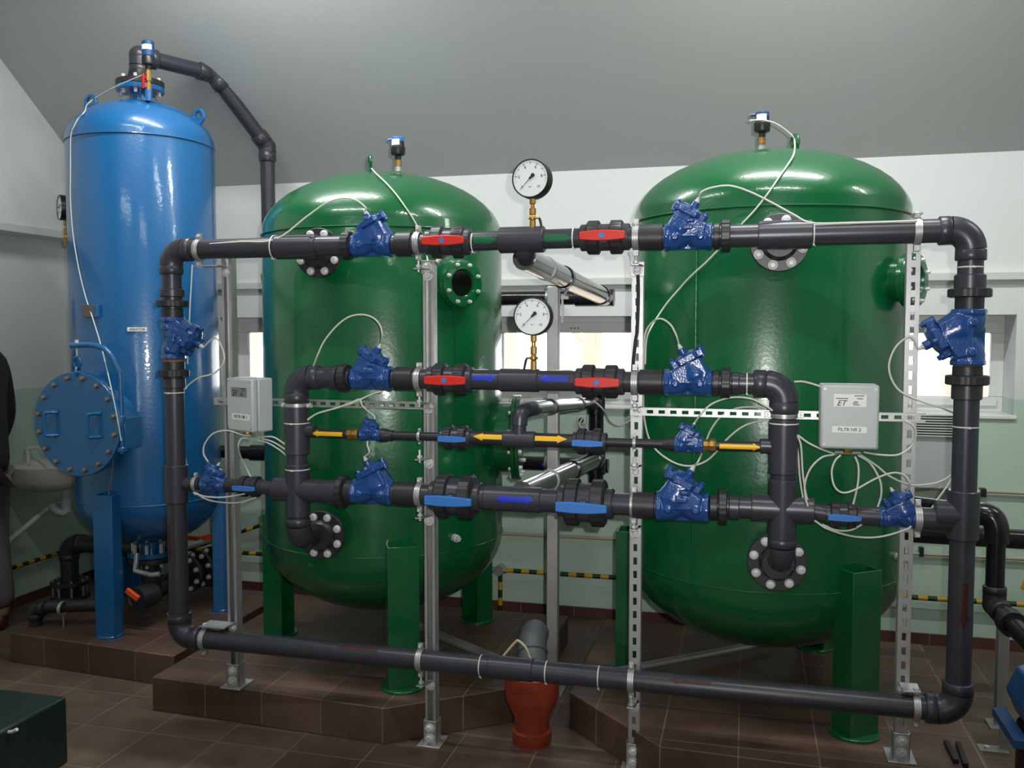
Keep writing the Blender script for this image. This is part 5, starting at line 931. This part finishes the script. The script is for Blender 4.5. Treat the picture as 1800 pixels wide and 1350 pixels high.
# ================================================================== RIGHT EDGE
t = thing('pipe_run', 'thick dark level pipe leaving past the outlet riser at mid height', 'pipe'); pipe(t, (0.62, 4.10, 0.715), (2.6, 4.10, 0.70), 0.040, 'pvc_black'); MB().pipe((0.86, 4.1, 0.714), (0.89, 4.1, 0.714), 0.046, 0.04).build('clamp_ring', 'zincd', t)
t = thing('pipe_run', 'dark pipe bent over behind the outlet riser, slanting away at the end', 'pipe')
MB().tube([(0.62, 3.75, 0.895), (0.86, 3.62, 0.895)], 0.036, 28).build('pipe', 'pvc_black', t); MB().tube(spline([(0.80, 3.64, 0.895), (0.86, 3.61, 0.895), (0.882, 3.60, 0.86), (0.884, 3.60, 0.80)], 6), 0.042, 28).build('elbow', 'pvc_black', t)
pipe(t, (0.884, 3.60, 0.85), (0.884, 3.60, 0.56), 0.032, 'pvc_black'); e1 = Vector((0.884, 3.60, 0.57)); e2 = Vector((0.9298, 3.3, 0.5247)); dd = (e2 - e1).normalized(); pipe(t, e1, e1 + dd * 0.9, 0.033, 'pvc_black'); elbow(t, e1, (0, 0, 1), dd, 0.04, 0.040, 0.03, 'pvc_nut'); MB().pipe(e1 + dd * 0.12, e1 + dd * 0.16, 0.047, 0.03).build('union_nut', 'pvc_nut', t)
t = thing('pipe_stand', 'small grey stand post under the slanting dark pipe', 'stand', (0.9923, 3.9, 0)); x = 0.9923; MB().bb(x - 0.02, x + 0.02, 3.88, 3.92, 0, 0.40).build('square_tube', 'zincd', t, bevel=0.002); MB().bb(x - 0.045, x + 0.045, 3.85, 3.95, 0, 0.008).build('base_plate', 'zincd', t)
q = Vector((0.8108, 3, 0.4759)); t = thing('pump', 'blue pump motor standing at the edge of the view beside the plinth', 'pump', (q.x + 0.12, 3.0, 0))
px = q.x + 0.085; MB().lathe((px, 2.78, q.z - 0.02), (0, 1, 0), [(0, 0.06), (0.02, 0.095), (0.06, 0.10), (0.3, 0.10), (0.32, 0.08)], 8).build('motor_housing', 'pump', t, bevel=0.006)
MB().cyl((px, 3.0, 0.02), (px, 3.0, q.z - 0.10), 0.085, seg=28).build('pump_body', 'black', t); MB().bb(px - 0.12, px + 0.12, 2.88, 3.12, 0.0, 0.03).build('base_plate', 'greenbox', t, bevel=0.004); MB().bb(px - 0.13, px - 0.09, 2.86, 3.1, q.z - 0.12, q.z - 0.095).build('mounting_flange', 'pump', t)
q = Vector((0.9115, 3.668, 0)); t = thing('floor_bracket', 'galvanised foot bracket bolted to the floor beside the blue pump', 'bracket', q); MB().bb(q.x - 0.05, q.x + 0.05, q.y - 0.03, q.y + 0.03, 0, 0.005).bb(q.x + 0.02, q.x + 0.05, q.y - 0.004, q.y, 0, 0.14).build('bracket_plate', 'zincd', t); MB().cyl((q.x - 0.02, q.y, 0.005), (q.x - 0.02, q.y, 0.012), 0.010, seg=6).build('bolt', 'bolt', t)
for i, (a, b) in enumerate((((1662, 1305), (1680, 1343)), ((1685, 1308), (1700, 1350)))):
    p0 = Vector([(0.685, 3.347, 0.146), (0.7221, 3.344, 0.146)][i]); p1 = Vector([(0.6871, 3.198, 0.146), (0.7117, 3.176, 0.146)][i]); d = (p1 - p0).normalized(); Rr = Matrix((d, d.cross(Vector((0, 0, -1))), (0, 0, 1))).transposed().to_3x3()
    o = MB().box((p0 + p1) / 2 + Vector((0, 0, 0.003)), ((p1 - p0).length, 0.018, 0.016), Rr).build('steel_bar', 'ink', bevel=0.003, loc=(p0 + p1) / 2); tag(o, ('first' if i == 0 else 'second') + ' of two short dark steel bars lying on the plinth by the last post' , 'bar', 'dark steel bars on the plinth')
q = Vector((1.169, 4.3, 0.5118)); t = thing('valve_handle', 'yellow lever of a pipe on the wall at the edge of the view', 'lever', q); MB().box(q + Vector((0.035, 0, 0)), (0.05, 0.02, 0.14), Matrix.Rotation(0.35, 3, 'Y')).build('lever_blade', 'yel', t, bevel=0.004)

# ================================================================== LEFT EDGE: sink, pipes under the blue tank, box, person
sx, sy, sz = -3.80, 4.35, 0.80
q = Vector((-3.838, 4.3, 0.7712)); sx, sy, sz = -3.775, 4.32, q.z
t = thing('wash_basin', 'white ceramic wash basin on the side wall behind the blue tank', 'sink', (sx, sy, sz - 0.08))
b = MB(); vs = []; N = 28; prof = [(-0.085, 0.70), (-0.075, 0.82), (-0.03, 0.93), (0.035, 0.99), (0.045, 1.0), (0.045, 0.9), (0.02, 0.82), (-0.04, 0.6), (-0.055, 0.2)]
for (z, s) in prof:
    for k in range(N):
        a = 2 * PI * k / N; ca, sa = math.cos(a), math.sin(a); ex = abs(ca) ** 0.75 * (1 if ca > 0 else -1); ey = abs(sa) ** 0.75 * (1 if sa > 0 else -1); vs.append((sx + 0.235 * s * ex - 0.01 * (1 - s), sy + 0.26 * s * ey, sz + z))
fs = [(i * N + k, i * N + (k + 1) % N, (i + 1) * N + (k + 1) % N, (i + 1) * N + k) for i in range(len(prof) - 1) for k in range(N)] + [tuple(range(N)), tuple((len(prof) - 1) * N + k for k in range(N))]
b.add(vs, fs).build('basin', 'ceramic', t, angle=60)
MB().cyl((-3.98, sy, sz + 0.03), (-3.98, sy, sz + 0.12), 0.012, seg=12).tube([(-3.98, sy, sz + 0.12), (-3.90, sy, sz + 0.13), (-3.86, sy, sz + 0.10)], 0.01, 10).build('tap', 'bolt', t)
w = Vector((sx + 0.06, sy - 0.02, sz - 0.075)); tr = MB(); tr.cyl(w, w - Vector((0, 0, 0.03)), 0.035, seg=20); tr.cyl(w, w - Vector((0, 0, 0.06)), 0.018, seg=14); tr.tube(spline([w - Vector((0, 0, 0.05)), w - Vector((0, 0, 0.12)), w - Vector((0.0, 0.02, 0.155)), w - Vector((0.02, 0.06, 0.13)), w - Vector((0.03, 0.08, 0.09))], 5), 0.02, 12)
tr.cyl(w - Vector((0, 0, 0.07)), w - Vector((0, 0, 0.15)), 0.027, seg=16); tr.build('siphon', 'wplast', t)
MB().tube([w - Vector((0.0, 0.0, 0.10)), w - Vector((0.07, 0.0, 0.10)), Vector((-3.975, 4.085, 0.364)), Vector((-3.985, 3.95, 0.20))], 0.016, 12).build('waste_pipe', 'wplast', t)

# pipes under the blue tank
t = thing('pipe_run', 'dark pipe bent down through flanges behind the blue front leg', 'pipe')
a = Vector((-3.279, 4.05, 0.4378)); b_ = Vector((-3.467, 4.05, 0.4266)); c_ = Vector((b_.x, 4.05, 0.18)); 
pipe(t, (-2.96, 4.05, a.z - 0.0), (b_.x + 0.05, 4.05, a.z), 0.045, 'pvc_nut'); elbow(t, (b_.x - 0.02, 4.05, a.z), (1, 0, 0), (0, 0, -1), 0.06, 0.05, 0.03, 'pvc_nut'); xk = b_.x - 0.02
pipe(t, (xk, 4.05, a.z - 0.05), (xk, 4.05, 0.15), 0.045, 'pvc_nut'); fl2 = MB(); zf = 0.2162; flange(fl2, (xk, 4.05, zf), (0, 0, 1), 0.098, 0.02); flange(fl2, (xk, 4.05, zf - 0.075), (0, 0, 1), 0.098, 0.02); f2 = fl2.build('flange', 'pvc_nut', t)
for k in range(8): a_ = 2 * PI * k / 8; MB().cyl((xk + 0.082 * math.cos(a_), 4.05 + 0.082 * math.sin(a_), zf - 0.085), (xk + 0.082 * math.cos(a_), 4.05 + 0.082 * math.sin(a_), zf + 0.03), 0.006, seg=8).build('bolt', 'zincd', f2)
t = thing('pipe_run', 'low dark pipe running across the plinth to a short downturned end', 'pipe')
a = Vector((-3.32, 3.62, 0.2504)); pipe(t, (a.x, 3.62, 0.23), (-2.93, 3.72, 0.245), 0.030, 'pvc_nut'); elbow(t, (a.x, 3.62, 0.23), (1, 0, 0), (0, 0, -1), 0.03, 0.036, 0.03, 'pvc_nut'); pipe(t, (a.x, 3.62, 0.21), (a.x, 3.62, PT), 0.030, 'pvc_nut')
cx_ = -3.17; MB().pipe((cx_ - 0.008, 3.63, 0.233), (cx_ + 0.008, 3.63, 0.233), 0.034, 0.03).cyl((cx_, 3.63, 0.20), (cx_, 3.63, PT), 0.004, seg=8).build('hanger_ring', 'zinc', t)
t = thing('pipe_run', 'dark pipework dropping from the bottom flange of the blue tank', 'pipe')
pipe(t, (-2.905, 3.945, 0.435), (-2.905, 3.945, 0.20), 0.046, 'pvc_nut'); fz = MB(); flange(fz, (-2.905, 3.945, 0.405), (0, 0, 1), 0.112, 0.026); fo = fz.build('flange', 'pvc_nut', t); bolts(fo, (-2.905, 3.945, 0.405), (0, 0, -1), 0.088, 8, 0.009, 0.02, 'bolt')
q0 = Vector((-2.803, 3.7, 0.2883)); q1 = Vector((-2.905, 3.93, 0.235)); qm = Vector((-2.879, 4.15, 0.2743)); q2 = Vector((-2.817, 4.45, 0.2862)); MB().tube(spline([q0, q1, qm, q2], 6), 0.046, 28).build('pipe', 'pvc_nut', t); MB().cyl(q0 + Vector((0, -0.02, 0)), q0 + Vector((0.01, 0.09, 0)), 0.058, seg=28).build('valve_body', 'pvc_nut', t)
MB().box((-2.757, 3.6, 0.3395), (0.075, 0.018, 0.026), Matrix.Rotation(0.55, 3, 'Y')).build('lever', 'orange', t, bevel=0.003)
for k, s in enumerate((0.12, 0.40, 0.72)): 
    c0 = qm.lerp(q2, s); d = (q2 - qm).normalized(); fz = MB(); flange(fz, c0, d, 0.10, 0.022); fo = fz.build('flange', 'pvc_nut', t); bolts(fo, c0, -d, 0.082, 8, 0.011, 0.016, 'bolt', dome=True)
MB().tube([(-2.88, 3.79, 0.43), (-2.87, 3.77, 0.40), (-2.78, 3.77, 0.385), (-2.74, 3.78, 0.39)], 0.013, 12).cyl((-2.88, 3.80, 0.48), (-2.88, 3.79, 0.41), 0.012, seg=12).build('drain_cock', 'zinc', t)
q = Vector((-2.97, 4.35, 0.4282)); t = thing('ball_valve', 'red lever drain valve behind the blue tank leg with an orange blade', 'valve', q); MB().cyl(q + Vector((-0.03, 0, 0.1)), q + Vector((-0.03, 0, -0.06)), 0.018, seg=14).build('valve_body', 'boltd', t); MB().box(q + Vector((0.02, 0, 0.0)), (0.10, 0.02, 0.018)).build('lever', 'redv', t, bevel=0.003)
MB().prism([(0, -0.02), (0.24, 0.05), (0.24, 0.0), (0.06, -0.045)], q + Vector((0.0, 0.1, 0.0)), (1, 0, 0), (0, 0, 1), (0, 0.02, 0)).build('orange_blade', 'orange', t)
o = MB().cyl((-2.966, 4.3, 0.3736), (-2.754, 4.3, 0.4425), 0.009, seg=12).build('steel_rod', 'zincd', loc=(-2.966, 4.3, 0.3736)); tag(o, 'thin grey rod crossing before the orange lever behind the blue tank', 'rod')

# dark case at the bottom edge
t = thing('machine_case', 'black machine case with a silver handle at the near edge of the floor', 'case', (-2.95, 2.55, 0))
MB().bb(-3.5, -2.37, 2.35, 2.72, 0.0, 0.245).build('case_body', 'greenbox', t, bevel=0.01); MB().tube(spline([(-2.405, 2.45, 0.2331), (-2.386, 2.45, 0.2274), (-2.354, 2.45, 0.233), (-2.336, 2.45, 0.2428)], 5), 0.006, 8).build('handle', 'bolt', t)

# person at the left edge, seen only by an arm and a leg
def skin_person():
    bx, by = -3.735, 3.75
    t = thing('person', 'person in a dark jacket and grey trousers standing at the edge of the view', 'person', (bx, by, 0))
    J = {}
    def chain(name, m, pts, links, sub=2, parent=None):
        me = bpy.data.meshes.new(name); me.from_pydata([(p[0] + 0, p[1], p[2]) for p in pts], links, []); o = bpy.data.objects.new(name, me); C.objects.link(o); o.parent = parent or t
        ORG[o.name] = Vector((bx, by, 0)); md = o.modifiers.new('skin', 'SKIN'); md.use_smooth_shade = True
        for i, p in enumerate(pts): me.skin_vertices[0].data[i].radius = (p[3], p[4] if len(p) > 4 else p[3])
        me.skin_vertices[0].data[0].use_root = True; s = o.modifiers.new('subdivision', 'SUBSURF'); s.levels = sub; s.render_levels = sub; me.materials.append(M[m]); return o
    # body: one surface from head to feet
    P = [(0, 0, 0.93, .135, .11), (0, 0, 1.12, .125, .10), (0, 0, 1.30, .15, .105), (0, 0, 1.43, .09, .08), (0, -0.01, 1.50, .05), (0, -0.015, 1.58, .065, .075), (0, -0.02, 1.66, .07, .085), (0, -0.01, 1.73, .05, .06),
         (0.17, 0.0, 1.39, .055), (0.235, 0.05, 1.10, .043), (0.16, -0.10, 0.95, .032), (-0.17, 0, 1.39, .055), (-0.235, 0.01, 1.12, .043), (-0.22, -0.05, 0.88, .030),
         (0.095, 0.0, 0.86, .085), (0.11, -0.02, 0.50, .058), (0.12, 0.01, 0.09, .042), (0.13, -0.13, 0.045, .036, .03), (-0.095, 0, 0.86, .085), (-0.11, -0.01, 0.50, .058), (-0.12, 0.03, 0.09, .042), (-0.13, -0.11, 0.045, .036, .03)]
    L = [(0, 1), (1, 2), (2, 3), (3, 4), (4, 5), (5, 6), (6, 7), (3, 8), (8, 9), (9, 10), (3, 11), (11, 12), (12, 13), (0, 14), (14, 15), (15, 16), (16, 17), (0, 18), (18, 19), (19, 20), (20, 21)]
    chain('body', 'skin', P, L)
    Pj = [(0, 0, 0.80, .17, .135), (0, 0, 1.12, .155, .12), (0, 0, 1.30, .175, .125), (0, 0, 1.42, .11, .09), (0, 0, 1.49, .06), (0.185, 0, 1.37, .078), (0.25, 0.06, 1.10, .070), (0.165, -0.09, 0.97, .058), (-0.185, 0, 1.37, .078), (-0.25, 0.01, 1.12, .068), (-0.225, -0.05, 0.93, .052)]
    chain('jacket', 'jacket', Pj, [(0, 1), (1, 2), (2, 3), (3, 4), (3, 5), (5, 6), (6, 7), (3, 8), (8, 9), (9, 10)])
    Pt = [(0, 0, 0.95, .15, .12), (0.095, 0, 0.82, .10), (0.11, -0.02, 0.50, .08), (0.12, 0.0, 0.10, .075), (-0.095, 0, 0.82, .10), (-0.11, -0.01, 0.50, .08), (-0.12, 0.02, 0.10, .075)]
    chain('trousers', 'trouser', Pt, [(0, 1), (1, 2), (2, 3), (0, 4), (4, 5), (5, 6)])
    for s, n in ((1, 0), (-1, 1)): chain('shoe', 'shoe', [(s * 0.12, 0.05, 0.05, .045, .05), (s * 0.125, -0.06, 0.045, .048, .042), (s * 0.13, -0.17, 0.035, .04, .032)], [(0, 1), (1, 2)])
    chain('hair', 'hair', [(0, 0.03, 1.63, .075, .07), (0, 0.015, 1.71, .078, .085), (0, 0.0, 1.76, .05, .055)], [(0, 1), (1, 2)])
    for s, hp in ((1, (0.15, -0.08, 0.94)), (-1, (-0.22, -0.05, 0.88))):
        d = Vector((-0.2 * s, -0.35, -1)).normalized(); p = Vector(hp); w = Vector((0, 1, 0)); 
        chain('hand', 'skin', [(*(p), .028, .02), (*(p + d * 0.05), .036, .016), (*(p + d * 0.085), .038, .014)], [(0, 1), (1, 2)])
        for k in range(4): q = p + d * 0.085 + w * (k - 1.5) * 0.019; l = (0.06, 0.075, 0.07, 0.055)[k]; chain('finger', 'skin', [(*q, .0095), (*(q + d * l * 0.5), .0085), (*(q + d * l * 0.9 + Vector((-s * 0.02, 0, 0))), .007)], [(0, 1), (1, 2)], 1)
        q = p + d * 0.03 - w * 0.03; chain('thumb', 'skin', [(*q, .011), (*(q + d * 0.03 - w * 0.015), .010), (*(q + d * 0.055 - w * 0.018), .008)], [(0, 1), (1, 2)], 1)
    fm = MB(); fc = Vector((bx, by, 0)); fm.lathe(fc + Vector((0, -0.10, 1.635)), (0, -1, -0.4), [(-0.01, 0.018), (0.012, 0.012), (0.02, 0.005)], 10); fm.box(fc + Vector((0, -0.098, 1.59)), (0.045, 0.012, 0.008)); fm.build('nose_and_mouth', 'skin', t)
    for s in (-1, 1): MB().lathe(fc + Vector((s * 0.03, -0.09, 1.665)), (0, -1, 0), [(0, 0.011), (0.004, 0.009), (0.006, 0.004)], 10).build('eye', 'ink', t); MB().lathe(fc + Vector((s * 0.07, 0, 1.64)), (s, 0, 0), [(0, 0.022), (0.01, 0.024), (0.014, 0.014)], 12).build('ear', 'skin', t)
    t.rotation_euler = (0, 0, -1.2)
    return t
skin_person()
